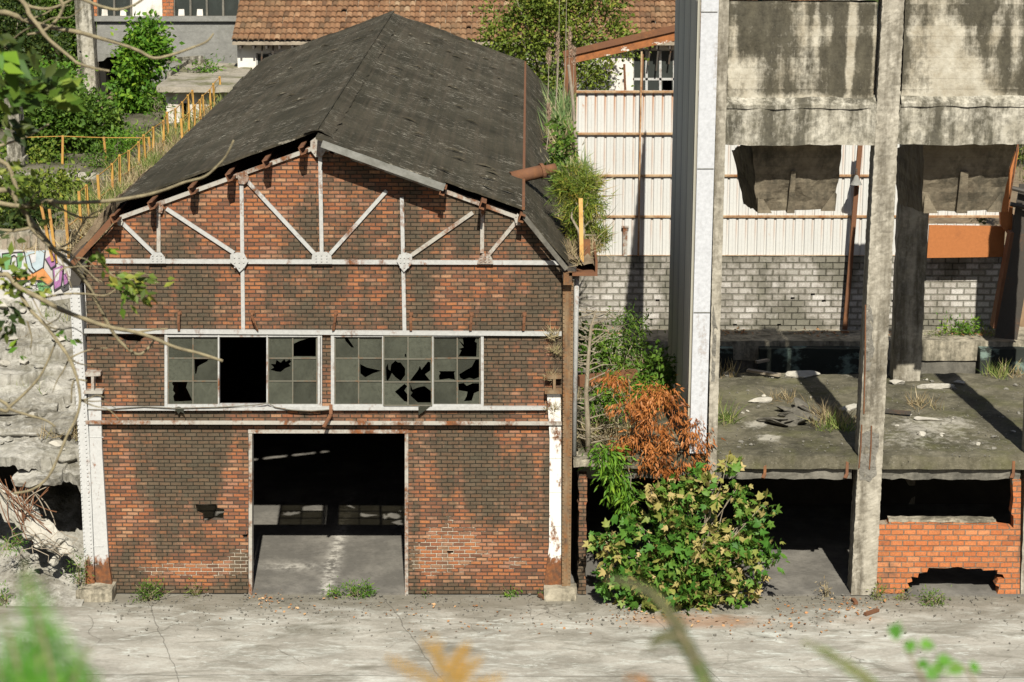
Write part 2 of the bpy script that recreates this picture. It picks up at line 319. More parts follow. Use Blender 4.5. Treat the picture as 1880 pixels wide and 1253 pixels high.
# ------------------------------------------------------------------ materials
def bl(lst): return [(F(u, v).x, F(u, v).z, ru/100, rv/100, wt_) for u, v, ru, rv, wt_ in lst]
ORANGE = [(0, (.13, .062, .038)), (.2, (.21, .088, .048)), (.42, (.315, .112, .048)), (.65, (.385, .15, .058)), (.82, (.32, .16, .10)), (.92, (.42, .23, .125)), (1, (.19, .095, .058))]
FACADE = bl([(330, 640, 7, 40, .2), (205, 690, 10, 60, .14), (820, 830, 12, 90, .16), (895, 860, 14, 100, .18), (845, 850, 7, 70, -.14), (985, 540, 10, 40, .14), (770, 540, 9, 50, .12), (380, 840, 12, 70, .12), (300, 850, 16, 80, .12), (432, 860, 8, 60, -.12), (525, 350, 30, 50, -.10), (660, 400, 20, 70, .12), (920, 660, 12, 60, .12), (960, 840, 10, 60, .12), (300, 540, 130, 40, .06), (660, 470, 90, 10, .1), (1000, 520, 40, 70, .08), (460, 820, 260, 24, .06), (470, 370, 110, 110, -.26), (200, 430, 50, 60, -.25), (680, 420, 60, 60, -.02), (840, 420, 120, 60, .16), (800, 385, 40, 50, -.22), (560, 545, 240, 45, -.10),
             (230, 560, 60, 50, .08), (900, 545, 120, 40, .02), (350, 860, 130, 70, .16), (870, 880, 60, 130, .14), (780, 880, 22, 130, -.14), (985, 900, 40, 90, -.04), (430, 900, 40, 60, -.16),
             (350, 1045, 110, 26, -.2), (850, 1010, 100, 50, -.24), (960, 1030, 50, 30, -.2), (560, 760, 400, 10, .02), (540, 1086, 460, 9, .3), (210, 1010, 40, 50, -.02), (240, 1065, 40, 30, .12), (240, 940, 60, 40, -.1)])
LIME = bl([(360, 1045, 110, 16, 1.0), (830, 1000, 70, 45, .95), (800, 1035, 60, 30, .6), (950, 1035, 40, 20, .55), (440, 1025, 30, 25, .8)])
M_brick = brick_mat('soot_brick', .205, .0715, .0085, ORANGE, (.044, .041, .029), .35, .58, FACADE, (.06, .05, .04), (.50, .44, .35), zmort=LIME)
M_brick_side = brick_mat('shed_side_brick', .235, .0735, .009, ORANGE, (.036, .033, .027), .36, .56, None, (.06, .05, .04), (.5, .5, .4), along='y')
M_brick_or = brick_mat('hollow_brick', .225, .104, .008, [(0, (.40, .12, .04)), (.3, (.50, .16, .055)), (.6, (.56, .20, .075)), (.85, (.45, .15, .05)), (1, (.60, .25, .11))],
                       (.07, .055, .042), .50, .74, None, (.20, .165, .125), (.5, .5, .4))
M_block = brick_mat('concrete_block', .295, .1435, .014, [(0, (.34, .335, .30)), (.4, (.42, .41, .375)), (.8, (.49, .48, .445)), (1, (.58, .57, .54))], (.085, .083, .064), .44, .66,
                    [(F(1120, 560, 9.6).x, F(1120, 560, 9.6).z, .9, .4, -.2), (F(1760, 540, 9.6).x, F(1760, 540, 9.6).z, 1.0, .5, -.22), (F(1450, 475, 9.6).x, F(1450, 475, 9.6).z, 6, .16, .1), (F(1450, 598, 9.6).x, F(1450, 598, 9.6).z, 6, .13, .22)], (.15, .148, .12), (.5, .5, .4), pb=.10, vs=.3)
M_conc = concrete_mat('weathered_concrete', (.26, .235, .18), (.38, .345, .27), (.05, .046, .034), .44, .62, .6, 0, 0, 1)
def pb_(lst): return [(F(u, v).x, F(u, v).z, ru/100, rv/100, w_) for u, v, ru, rv, w_ in lst]
M_conc_pan = concrete_mat('shuttered_concrete', (.27, .24, .18), (.46, .435, .365), (.034, .031, .022), .20, .40, .55, 5.5, 0, 2, blobs=pb_(
    [(1566, 60, 7, 90, -.5), (1562, 130, 7, 50, -.3), (1478, 50, 9, 75, -.22), (1502, 60, 8, 60, -.24), (1525, 50, 8, 30, -.16), (1348, 90, 9, 100, -.3), (1375, 150, 24, 45, -.28), (1470, 188, 110, 14, -.42), (1420, 120, 70, 40, -.10), (1608, 80, 4, 90, -.3), (1440, 15, 50, 8, -.14), (1460, 35, 10, 18, -.18),
     (1735, 95, 46, 85, -.40), (1790, 150, 40, 50, -.28), (1680, 60, 12, 90, -.16), (1830, 60, 10, 60, -.16), (1870, 70, 12, 90, -.28), (1770, 184, 120, 16, -.42), (1850, 20, 12, 40, -.14)]))
M_conc_beam = concrete_mat('beam_concrete', (.30, .28, .225), (.44, .42, .36), (.042, .039, .029), .40, .57, .6, 0, 0, 5)
M_conc_col = concrete_mat('column_concrete', (.26, .24, .195), (.40, .375, .315), (.065, .058, .044), .43, .62, .75, 0, 0, 9, bs=.35)
M_hop = concrete_mat('hopper_concrete', (.15, .125, .09), (.25, .215, .155), (.04, .036, .027), .46, .66, .45, 6, 0, 4)
M_slab = concrete_mat('slab_concrete', (.088, .081, .054), (.165, .152, .112), (.034, .032, .022), .42, .62, .0, 0, .35, 3, 0, .8, chalk=True)
M_grey = concrete_mat('grey_render', (.17, .17, .16), (.22, .22, .205), (.08, .08, .07), .5, .75, .4, 3, 0, 6)
M_dirtyc = concrete_mat('sooted_concrete', (.105, .10, .085), (.17, .16, .135), (.03, .029, .025), .48, .72, .4, 0, 0, 8)
M_rub = concrete_mat('broken_concrete', (.24, .23, .20), (.40, .39, .355), (.075, .07, .056), .44, .62, .1, 0, .12, 7, 1.1, .9)
M_white = steel_mat('white_paint_steel', (.38, .385, .375), .57, .70, (1.6, 1.6, .6), 1, dirt=.55)
M_whiterust = steel_mat('rusting_white_steel', (.33, .315, .28), .46, .60, (1.5, 1.5, 1.2), 3)
M_pil = steel_mat('column_paint_steel', (.42, .425, .42), .58, .68, (2, 2, .5), 4, zrust=(.25, .9, .45))
M_browncol = steel_mat('brown_rust_steel', (.20, .145, .085), .36, .6, (3, 3, .5), 5, (.15, .075, .03), (.05, .038, .028))
M_rust = steel_mat('rusty_steel', (.135, .062, .032), .45, .7, (1.5, 1.5, .8), 6, (.19, .082, .032), (.07, .036, .022), .85)
M_rustpan = steel_mat('orange_rust_plate', (.34, .125, .04), .55, .8, (1, 1, .8), 7, (.26, .09, .03), (.17, .065, .028), .85)
M_rustwh = steel_mat('peeling_rust_beam', (.55, .51, .45), .37, .41, (1.2, 1.2, 2.0), 15, (.28, .105, .035), (.15, .06, .025))
M_darksteel = steel_mat('dark_steel', (.05, .045, .038), .5, .8, (2, 2, 1), 8, (.10, .055, .03), (.04, .03, .024))
M_yellow = steel_mat('yellow_paint_steel', (.40, .225, .05), .50, .66, (3, 3, .8), 9, (.36, .19, .06), (.16, .09, .04))
M_railrust = steel_mat('thin_rust_rail', (.42, .30, .18), .40, .66, (2, 2, 2), 33, (.30, .13, .045), (.16, .08, .04), .85)
M_zinc = plain_mat('dull_zinc', (.20, .20, .185), (.10, .10, .085), 4, .7)
M_glassbar = steel_mat('glazing_bar_steel', (.12, .115, .09), .5, .7, (3, 3, 3), 12, (.14, .085, .045))
M_whitepl = plain_mat('peeling_white_plaster', (.56, .54, .50), (.30, .26, .21), 2.2, .9, (1, 1, .6), .3, lo=.5, hi=.66)
M_flash = steel_mat('white_flashing', (.45, .465, .49), .56, .74, (2.6, 2.6, .22), 21, rustc=(.25, .23, .20), dark=(.15, .14, .12), dirt=.5)
M_wood = plain_mat('grey_timber', (.30, .26, .20), (.16, .13, .10), 5, .9, (1, 1, 1))
M_bark = plain_mat('bark', (.17, .14, .10), (.30, .27, .20), 12, .95, (1, 1, .4), .6)
M_twig = plain_mat('lichen_twig', (.25, .215, .13), (.12, .10, .065), 14, .9, (1, 1, 1), .5)
M_soil = plain_mat('dry_soil', (.115, .085, .055), (.24, .19, .125), 3, .97, (1, 1, 1), .9)
M_black = plain_mat('shaded_interior', (.030, .028, .024), (.05, .046, .038), 2)  # shade put into the colour: near-black walls for the ground floor
M_rock = plain_mat('pale_rubble', (.40, .38, .33), (.24, .23, .20), 4, .95, (1, 1, 1), .8)
M_rockgrey = plain_mat('bared_aggregate', (.20, .19, .165), (.10, .095, .08), 9, .95, (1, 1, 1), .9)
M_darkrock = plain_mat('dark_rubble', (.07, .066, .055), (.15, .14, .115), 5, .95, (1, 1, 1), .8)
M_tealblack = plain_mat('flaking_dark_paint', (.022, .026, .022), (.16, .22, .19), 1.6, .8, (1, 1, 1.5), .3, lo=.52, hi=.6)
def felt():
    m = M('tar_felt'); x, y, z = m.sep()
    n = m.noise(.7, 6, .65); n2 = m.noise(18, 5, .7, (1, .35, 1)); st = m.noise(1.0, 4, .6, (9, .18, .2)); st2 = m.noise(1.0, 4, .6, (.3, 5, 5))
    col = m.mix(m.ramp(n, [(.35, 0), (.7, 1)]), (.026, .024, .016), (.064, .058, .041)); col = m.mix(m.ma('MULTIPLY', m.ramp(st, [(.42, 0), (.70, 1)]), .45), col, (.095, .077, .056))
    col = m.mix(m.ma('MULTIPLY', m.ramp(n2, [(.4, 0), (.7, 1)]), .4), col, (.025, .024, .019))
    seam = m.ma('FRACT', m.ma('MULTIPLY', x, 2.1)); col = m.mix(m.ma('MULTIPLY', m.ramp(seam, [(0, 1), (.06, 0)]), .22), col, (.02, .019, .015))
    vd = m.vor(5.5, (1.6, .8, 1)); vd = m.ma('ADD', vd, m.ma('MULTIPLY', m.ma('SUBTRACT', m.noise(22, 4, .7), .5), .5))
    fl = m.ma('MULTIPLY', m.ramp(m.noise(7, 6, .8, (.7, 1.7, 1), (3, 1, 1)), [(.555, 0), (.60, 1)]), m.ramp(m.noise(.8, 4, .6, off=(5, 2, 2)), [(.42, 0), (.58, 1)])); col = m.mix(m.ma('MULTIPLY', fl, .75), col, (.30, .28, .23))
    h = m.ma('ADD', m.ma('ADD', n2, m.ma('MULTIPLY', st, .6)), m.ma('MULTIPLY', st2, .9)); h = m.ma('ADD', h, m.ma('MULTIPLY', m.noise(6, 6, .8), 1.2))
    return m.done(col, .95, h, .8, .03, spec=.12)
M_felt = felt()
def sheetmat(name, base, rustamt, px, y_axis=False):
    m = M(name); x, y, z = m.sep(); a = y if y_axis else x
    n = m.noise(1.4, 5, .6, (2, 2, .3)); n3 = m.noise(20, 4, .7)
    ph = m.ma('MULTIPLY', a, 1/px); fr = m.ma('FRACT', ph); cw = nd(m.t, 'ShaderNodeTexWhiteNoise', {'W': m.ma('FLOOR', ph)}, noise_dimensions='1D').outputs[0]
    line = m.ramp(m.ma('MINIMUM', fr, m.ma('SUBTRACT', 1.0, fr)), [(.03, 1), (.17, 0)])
    zl = m.blobs(z, z, [(7.95, 7.95, .95, .95, .8), (6.55, 6.55, .5, .5, .35), (5.75, 5.75, .4, .4, .25), (4.95, 4.95, .4, .4, .3)])
    r = m.ma('MULTIPLY', m.ma('MULTIPLY', line, zl), m.ramp(m.ma('ADD', m.ma('MULTIPLY', cw, .5), m.ma('MULTIPLY', n, .7)), [(.2, 0), (.45, 1)]))
    col = m.mix(m.ma('MULTIPLY', m.ramp(n, [(.4, 0), (.7, 1)]), .3), base, tuple(c*.72 for c in base)); col = m.mix(m.ma('MULTIPLY', m.ramp(n3, [(.45, 0), (.7, 1)]), .12), col, tuple(c*.5 for c in base))
    if y_axis: col = m.mix(m.ma('MULTIPLY', line, .6), col, (.16, .155, .13))  # darker stripes painted at the corrugations, in place of the shading they lack
    sp = m.ramp(m.ma('ADD', m.noise(2.3, 6, .7, (1, 1, .5), (2, 5, 5)), m.ma('MULTIPLY', zl, .05)), [(.66, 0), (.74, 1)])
    col = m.mix(m.ma('MULTIPLY', m.ma('MAXIMUM', r, m.ma('MULTIPLY', sp, .8)), rustamt), col, (.36, .15, .045))
    return m.done(col, .6, n3, .1, .01, spec=.3)
M_sheet = sheetmat('pale_corrugated_sheet', (.47, .472, .455), 1.0, .21)
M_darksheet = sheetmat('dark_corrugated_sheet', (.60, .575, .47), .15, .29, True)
def tile_m():
    m = M('clay_tile'); v = m.attr(); n = m.noise(6, 5, .7); n2 = m.noise(.7, 5, .6)
    col = m.ramp(v, [(0, (.10, .058, .034)), (.3, (.17, .088, .046)), (.65, (.23, .125, .066)), (.88, (.29, .17, .095)), (1, (.34, .24, .15))])
    col = m.mix(m.ma('MULTIPLY', m.ramp(n, [(.42, 0), (.68, 1)]), .55), col, (.10, .07, .045)); col = m.mix(m.ma('MULTIPLY', m.ramp(n2, [(.48, 0), (.68, 1)]), .45), col, (.16, .12, .07))
    return m.done(col, .92, n, .5, .01, spec=.15)
M_tile = tile_m()
def yard_m():
    m = M('yard_concrete'); x, y, z = m.sep()
    n = m.noise(.55, 8, .68, (.8, 1.5, 1)); n2 = m.noise(1.6, 8, .7, (.6, 1.6, 1), (4, 4, 0), .6); n3 = m.noise(14, 6, .75); n4 = m.noise(3.2, 7, .72, (.5, 1.6, 1), (7, 2, 0), 1.2)
    col = m.mix(m.ramp(n, [(.36, 0), (.60, 1)]), (.19, .18, .152), (.36, .345, .305))
    col = m.mix(m.ma('MULTIPLY', m.ramp(n2, [(.50, 0), (.68, 1)]), .45), col, (.56, .58, .54))
    col = m.mix(m.ma('MULTIPLY', m.ramp(n4, [(.56, 0), (.64, 1)]), .45), col, (.60, .64, .60))
    nf = m.noise(1.4, 6, .7, (.5, 1.2, 1), (1, 9, 0), .8)
    col = m.mix(m.ma('MULTIPLY', m.ramp(nf, [(.50, 0), (.66, 1)]), .7), col, (.115, .108, .082))
    # damp dirt along the foot of the wall, and leaf mould under the bush
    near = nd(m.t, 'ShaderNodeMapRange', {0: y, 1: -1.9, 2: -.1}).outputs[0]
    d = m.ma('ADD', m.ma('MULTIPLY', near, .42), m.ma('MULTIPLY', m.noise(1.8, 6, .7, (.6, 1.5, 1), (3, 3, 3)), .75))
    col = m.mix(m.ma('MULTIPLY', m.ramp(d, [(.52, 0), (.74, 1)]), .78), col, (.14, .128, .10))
    lf = m.blobs(x, y, [(3.3, -1.3, 1.3, .45, 1), (6.0, -1.2, 1.2, .5, .6), (2.2, -1.1, .8, .5, .5)])
    col = m.mix(m.ma('MULTIPLY', m.ramp(m.ma('MULTIPLY', lf, m.ma('ADD', n4, .15)), [(.32, 0), (.62, 1)]), .6), col, (.25, .12, .05))
    col = m.mix(m.ma('MULTIPLY', m.ramp(n3, [(.42, 0), (.66, 1)]), .35), col, m.mix(.5, col, (.07, .065, .05)))
    wv = nd(m.t, 'ShaderNodeVectorMath', {0: m.P, 1: nd(m.t, 'ShaderNodeVectorMath', {0: nd(m.t, 'ShaderNodeTexNoise', {0: m.P, 'Scale': .9, 'Detail': 5.0}).outputs[1], 3: .9}, operation='SCALE').outputs[0]}, operation='ADD').outputs[0]
    ck = m.ma('MULTIPLY', m.ramp(m.vor(.42, feat='DISTANCE_TO_EDGE', vec=wv), [(0, 1), (.006, 0)]), m.ramp(m.noise(.6, 2), [(.45, 0), (.6, 1)])); col = m.mix(m.ma('MULTIPLY', ck, .7), col, (.07, .065, .05))
    jt = m.ma('ADD', y, m.ma('MULTIPLY', m.ma('SUBTRACT', m.noise(1.5, 3), .5), .05)); j1 = G(1500, 1243, 0).y; jl = m.ramp(m.ma('ABSOLUTE', m.ma('SUBTRACT', jt, j1)), [(.004, 1), (.016, 0)])
    xj = m.ma('ADD', m.ma('ADD', x, m.ma('MULTIPLY', y, .32)), m.ma('MULTIPLY', m.ma('SUBTRACT', m.noise(1.1, 4), .5), .25)); k1 = G(300, 1180, 0); k2 = G(770, 1190, 0); k3 = G(1270, 1200, 0)
    for k_ in (k1, k2, k3): jl = m.ma('MAXIMUM', jl, m.ramp(m.ma('ABSOLUTE', m.ma('SUBTRACT', xj, k_.x + k_.y*.32)), [(.003, .8), (.014, 0)]))
    col = m.mix(m.ma('MULTIPLY', jl, .75), col, (.05, .047, .038))
    return m.done(col, .93, m.ma('ADD', n3, m.ma('MULTIPLY', n4, .8)), .45, .02, spec=.2)
M_yard = yard_m()
def floor_m():
    m = M('shed_floor_dust'); n = m.noise(1.1, 6, .65); n3 = m.noise(9, 6, .7); x, y, z = m.sep()
    col = m.mix(m.ramp(n, [(.45, 0), (.7, 1)]), (.105, .10, .09), (.19, .18, .16)); col = m.mix(m.ma('MULTIPLY', m.ramp(n3, [(.5, 0), (.7, 1)]), .4), col, (.06, .057, .05))
    t = m.ma('MULTIPLY', m.blobs(x, y, [(F(600,1000).x-.05, 1.5, .13, 3.5, 1), (F(520,1000).x, 1.4, .5, .22, .7)]), m.ramp(m.noise(5, 5, .7), [(.42, 0), (.6, 1)]))
    col = m.mix(m.ma('MULTIPLY', t, .7), col, (.55, .53, .48))
    return m.done(col, .95, n3, .4, .02, spec=.15)
M_floor = floor_m()
def glass_m(name, tint, trans):
    m = M(name); n = m.noise(2.6, 5, .6); n2 = m.noise(16, 5, .7)
    col = m.mix(m.ramp(m.ma('ADD', m.ma('MULTIPLY', n, .6), m.ma('MULTIPLY', m.attr(), .4)), [(.3, 0), (.7, 1)]), tuple(c*.75 for c in tint), tuple(c*1.9 for c in tint)); col = m.mix(m.ma('MULTIPLY', m.ramp(n2, [(.45, 0), (.7, 1)]), .5), col, tuple(c*.6 for c in tint))
    m.done(col, .45, n2, .1, .005, spec=.35)
    tr = nd(m.t, 'ShaderNodeBsdfTransparent', {0: (.78, .76, .66, 1)}); mx = nd(m.t, 'ShaderNodeMixShader', {0: trans, 1: m.b, 2: tr})
    m.t.links.new(mx.outputs[0], m.t.nodes['Material Output'].inputs[0]); return m.m
M_glass = glass_m('grimy_glass', (.054, .058, .045), .38)
M_hglass = glass_m('dark_window_glass', (.035, .042, .038), .1)
M_void = plain_mat('shade_black', (.012, .011, .010), (.02, .019, .016), 2)  # near-black colour standing in for the darkness inside cellar, hollow and rooms
# foliage
L_green = leaf_mat('green_leaf', [(0, (0.029, 0.062, 0.010)), (.4, (0.060, 0.125, 0.015)), (.75, (0.113, 0.194, 0.025)), (1, (0.186, 0.250, 0.037))])
L_bright = leaf_mat('bright_leaf', [(0, (0.038, 0.102, 0.010)), (.4, (0.076, 0.192, 0.018)), (.75, (0.153, 0.288, 0.024)), (1, (0.254, 0.360, 0.036))], trans=.4)
L_olive = leaf_mat('olive_leaf', [(0, (.045, .075, .010)), (.4, (.10, .15, .02)), (.75, (.17, .215, .03)), (1, (.30, .29, .05))])
L_dark = leaf_mat('dark_leaf', [(0, (.012, .028, .006)), (.5, (.03, .055, .010)), (1, (.08, .10, .02))])
L_syc = leaf_mat('turning_leaf', [(0, (0.024, 0.086, 0.011)), (.3, (0.055, 0.155, 0.018)), (.5, (0.104, 0.201, 0.029)), (.62, (0.232, 0.230, 0.057)), (.8, (0.366, 0.293, 0.115)), (1, (0.463, 0.345, 0.167))], trans=.22)
L_rust = leaf_mat('rust_needle', [(0, (.17, .055, .015)), (.5, (.33, .115, .03)), (1, (.45, .19, .06))], trans=.2)
L_pine = leaf_mat('pine_needle', [(0, (0.043, 0.081, 0.014)), (.5, (0.122, 0.184, 0.023)), (.85, (0.244, 0.253, 0.034)), (1, (0.366, 0.230, 0.057))], trans=.2)
L_dry = leaf_mat('dry_grass', [(0, (.18, .13, .07)), (.5, (.33, .26, .15)), (.8, (.46, .38, .24)), (1, (.24, .24, .08))], trans=.25)
L_grass = leaf_mat('green_grass', [(0, (0.073, 0.115, 0.023)), (.5, (0.158, 0.230, 0.052)), (.8, (0.293, 0.310, 0.103)), (1, (0.463, 0.380, 0.196))], trans=.3)
L_reed = leaf_mat('reed_blade', [(0, (.09, .16, .05)), (.5, (.18, .27, .10)), (.8, (.30, .33, .16)), (1, (.45, .40, .22))], trans=.3)
L_plume = leaf_mat('reed_plume', [(0, (.25, .17, .12)), (1, (.42, .31, .23))], trans=.2)
L_fern = leaf_mat('fern_leaf', [(0, (.03, .12, .008)), (.6, (.07, .23, .018)), (1, (.12, .30, .03))], trans=.35)
L_fernor = leaf_mat('dry_fern_leaf', [(0, (.40, .20, .02)), (1, (.62, .36, .05))], trans=.45)
L_fall = leaf_mat('fallen_leaf', [(0, (.17, .075, .03)), (.5, (.33, .16, .07)), (1, (.45, .30, .16))], trans=.0)
# ------------------------------------------------------------------ the brick shed
def P2(u, v): p = F(u, v, 0); return (p.x, p.z)
def PP(l): return [P2(*q) for q in l]
def zpx(l, ox, oy, s): return [(ox + a/s, oy + b/s) for a, b in l]
def flatbar(mb, a, b, w, y0, y1, ext=0.0):
    a, b = Vector(a), Vector(b); d = (b-a).normalized(); n = Vector((-d.y, d.x))*w/2; a = a - d*ext; b = b + d*ext
    return mb.prism([tuple(a-n), tuple(b-n), tuple(b+n), tuple(a+n)], y0, y1)
shed = thing('brick_shed', 'sooty red brick shed with exposed white steel truss in its gable and dark felt roof', 'shed', (-3.6, 0, 0))
RIDGE, BL, BR, EL, ER = P2(585, 262), P2(215, 396), P2(960, 396), P2(150, 474), P2(1042, 484)
YB = 21.2
WXL, WXR = P2(165, 800)[0], P2(1034, 800)[0]
door = PP([(456, 1100), (456, 788), (748, 788), (748, 1100)])
out = PP([(165, 1100)])+ [door[0], door[1], door[2], door[3]] + PP([(1034, 1100), (1034, 478), (960, 396), (585, 262), (215, 400), (158, 470)])
out = [(x, max(z, 0) - (.035 if z > 7 and x <= RIDGE[0]+.05 else 0)) for x, z in out]
holes = [PP([(304, 613), (592, 613), (592, 748), (304, 748)]), PP([(608, 613), (888, 613), (888, 748), (608, 748)]),
         PP(zpx([(876,456),(925,458),(968,454),(976,472),(1006,476),(1003,500),(998,524),(955,522),(930,536),(912,533),(908,504),(884,494)], 0, 740, 2.4417)),
         PP(zpx([(1085,592),(1108,590),(1110,574),(1112,574),(1110,606),(1092,606)], 0, 740, 2.4417)),
         PP(zpx([(250,202),(330,203),(505,203),(505,218),(475,235),(470,257),(420,252),(380,252),(350,237),(330,217),(262,212)], 130, 560, 3.686)),
         PP([(820, 1012), (832, 1012), (832, 1017), (822, 1018)])]
MB().prism(out, 0, .10, holes).build('front_wall', M_brick, shed)
MB().box(WXL, WXL+.25, .25, YB, 0, EL[1]).build('side_wall', M_brick_side, shed)
MB().box(WXR-.25, WXR, .25, YB, 0, EL[1]).build('side_wall', M_brick_side, shed)
MB().prism([(WXL, 0), (WXR, 0), (WXR, ER[1]), BR, RIDGE, BL, (WXL, EL[1])], YB, YB+.25).build('back_wall', M_brick, shed)
# roof
GAP = .14
def slope_grid(a, b, yf, yb, nx, ny, amp, seed, gap=.14):
    g = []
    for i in range(ny+1):
        row = []
        for j in range(nx+1):
            t = j/nx; y = yf + (yb-yf)*i/ny
            x = a[0] + (b[0]-a[0])*t; z = a[1] + (b[1]-a[1])*t + gap
            e = min(1, min(t, 1-t)*6 + .15)*min(1, (i+.4)/2)
            z += amp*e*(fb(x*.9+seed, y*.5, 0) + .5*fb(x*2.2, y*1.1, seed)); row.append((x, y + (0 if 0 < i < ny else amp*1.1*fb(x*4, seed) + amp*.8*fb(x*13, seed)), z))
        g.append(row)
    return g
def roof_part(name, a, b, yf, nx=24, ny=70, amp=.05, seed=0, mat=None, gap=.14):
    g = slope_grid(a, b, yf, YB+.3, nx, ny, amp, seed, gap); m = MB().sheet(g)
    lo_ = [[(p[0], p[1], p[2]-.045) for p in r] for r in g]; m.sheet([r[::-1] for r in lo_])
    n = nx+1
    for i in range(ny):                                  # close the edges
        for j in (0, nx): m.add([g[i][j], g[i+1][j], lo_[i+1][j], lo_[i][j]], [(0,1,2,3)])
    for j in range(nx):
        for i in (0, ny): m.add([g[i][j], g[i][j+1], lo_[i][j+1], lo_[i][j]], [(0,1,2,3)])
    return m.build(name, mat or M_felt, shed)
SPLIT = (BR[0]*.62 + RIDGE[0]*.38, BR[1]*.62 + RIDGE[1]*.38)
roof_part('roof_slope', RIDGE, BL, -.05, seed=1, gap=.25, amp=.035)
roof_part('roof_slope', RIDGE, SPLIT, -.50, 16, 70, .035, 4, gap=.18)
roof_part('roof_slope', SPLIT, BR, -.20, 10, 70, .035, 9, gap=.18)
roof_part('roof_skirt', BL, (EL[0]-.12, EL[1]-.14), -.25, 8, 70, .05, 6)
roof_part('roof_skirt', BR, (ER[0]+.02, ER[1]-.06), -.30, 8, 70, .02, 7)
GL, GR_ = .25, .18
uL = (Vector(BL)-Vector(RIDGE)).normalized(); uR = (Vector(BR)-Vector(RIDGE)).normalized(); g = []
for i in range(110):
    y = -.10 + .195*i; row = []
    for k in range(-4, 5):
        t = abs(k)/4*(.26 + .04*fb(i*.5, 1, 2)); d = uL if k < 0 else uR; gp_ = GL if k < 0 else GR_
        gp_ += (GL+GR_)/2*0 + (((GL+GR_)/2 - gp_ + .02)*(1-abs(k)/4)**1.5)
        row.append((RIDGE[0]+d.x*t, y, RIDGE[1]+gp_+.018+d.y*t - .03*(1-abs(k)/4)**3 + .018*fb(i*.35, k*.6, 4)))
    g.append(row)
MB().sheet(g).build('ridge_cap', M_felt, shed, smooth=True)
# loose torn felt strips and cracks in the felt
mb = MB(); rr = random.Random(3)
def on_slope(t, y, side=1):
    q = BR if side > 0 else BL
    return Vector((RIDGE[0]+(q[0]-RIDGE[0])*t, y, RIDGE[1]+(q[1]-RIDGE[1])*t+(GL if side < 0 else GR_)+.02))
for _ in range(46):
    s_ = rr.choice((1, 1, -1)); t = rr.uniform(.05, .93); y = rr.uniform(.3, 20); p = on_slope(t, y, s_); L = rr.uniform(.12, .5)
    mb = MB(); k = Vector((rr.uniform(.3, 1)*s_, rr.uniform(-.4, .4), 0)).normalized()*L; k.z = -abs(k.x)*.355 + .02
    mb.add([p, p+k*.5+Vector((0,.03,.05)), p+k, p+k*.5+Vector((0, -.05, .02))], [(0,1,2,3)])
    mb.build('torn_felt', M_felt, shed)
mb = MB().bar((BR[0]+.01, -.24, BR[1]+GAP+.03), (BR[0]+.01, YB, BR[1]+GAP+.03), .05, .05); mb.build('edge_strip', M_rust, shed)
yb1 = lambda u, v: 0
pA, pB = F(234, 347, 0), None
def on_break_left(v):          # point of the left roof break seen at row v
    y0_, y1_ = 0.0, 21.0
    for _ in range(40):
        ym = (y0_+y1_)/2; q = Vector((BL[0], ym, BL[1]+GAP)); c = ROT.inverted() @ (q-CAM); vv = 626.5 + FPX*c.y/c.z
        vv = 626.5 - FPX*(c.y/-c.z)
        if vv > v: y0_ = ym
        else: y1_ = ym
    return Vector((BL[0]-.02, ym, BL[1]+GAP+.05))
MB().bar(on_break_left(343), on_break_left(266), .05, .03).build('edge_strip', M_white, shed)
# purlins running back under the felt, their ends standing out past the gable
def gz(x):
    a, b = (BL, RIDGE) if x < RIDGE[0] else (RIDGE, BR)
    return a[1] + (b[1]-a[1])*(x-a[0])/(b[0]-a[0])
for u, yf in ((286, -.5), (360, -.46), (429, -.5), (496, -.46), (562, -.46), (612, -.42), (812, -.52), (884, -.5), (955, -.42), (216, -.46)):
    x = P2(u, 350)[0]; z = gz(max(min(x, BR[0]), BL[0])); s_ = -1 if x < RIDGE[0] else 1
    a = math.atan2(BR[1]-RIDGE[1], BR[0]-RIDGE[0]) if s_ > 0 else math.atan2(RIDGE[1]-BL[1], RIDGE[0]-BL[0])
    c, sn = math.cos(a), math.sin(a); mb = MB()
    def rot(px_, pz_): return (x + px_*c - pz_*sn, z - .035 + px_*sn + pz_*c)
    mb.prism([rot(-.035, -.02), rot(-.015, -.02), rot(-.015, .10), rot(.06, .10), rot(.06, .12), rot(-.035, .12)], yf, YB); mb.prism([rot(-.015, -.02), rot(.06, -.02), rot(.06, 0), rot(-.015, 0)], yf, YB)
    mb.build('purlin', M_rust, shed)
# verge trims
def vz(t): return RIDGE[0]+(BR[0]-RIDGE[0])*t, RIDGE[1]+(BR[1]-RIDGE[1])*t
a, b = vz(.03), vz(.62); m = MB(); flatbar(m, (a[0], a[1]+.105), (b[0], b[1]+.105), .10, -.54, -.51); m.bar((a[0], -.5, a[1]+.10), (b[0], -.5, b[1]+.10), .10, .12); m.build('verge_flashing', M_zinc, shed)
m = MB(); flatbar(m, (BR[0]+.02, BR[1]+.05), (ER[0]-.02, ER[1]-.03), .08, -.36, -.31); m.build('verge_board', M_dirtyc, shed)
m = MB(); flatbar(m, (BL[0], BL[1]+.02), (EL[0]-.12, EL[1]-.06), .10, -.32, -.26); m.build('verge_board', M_rust, shed)

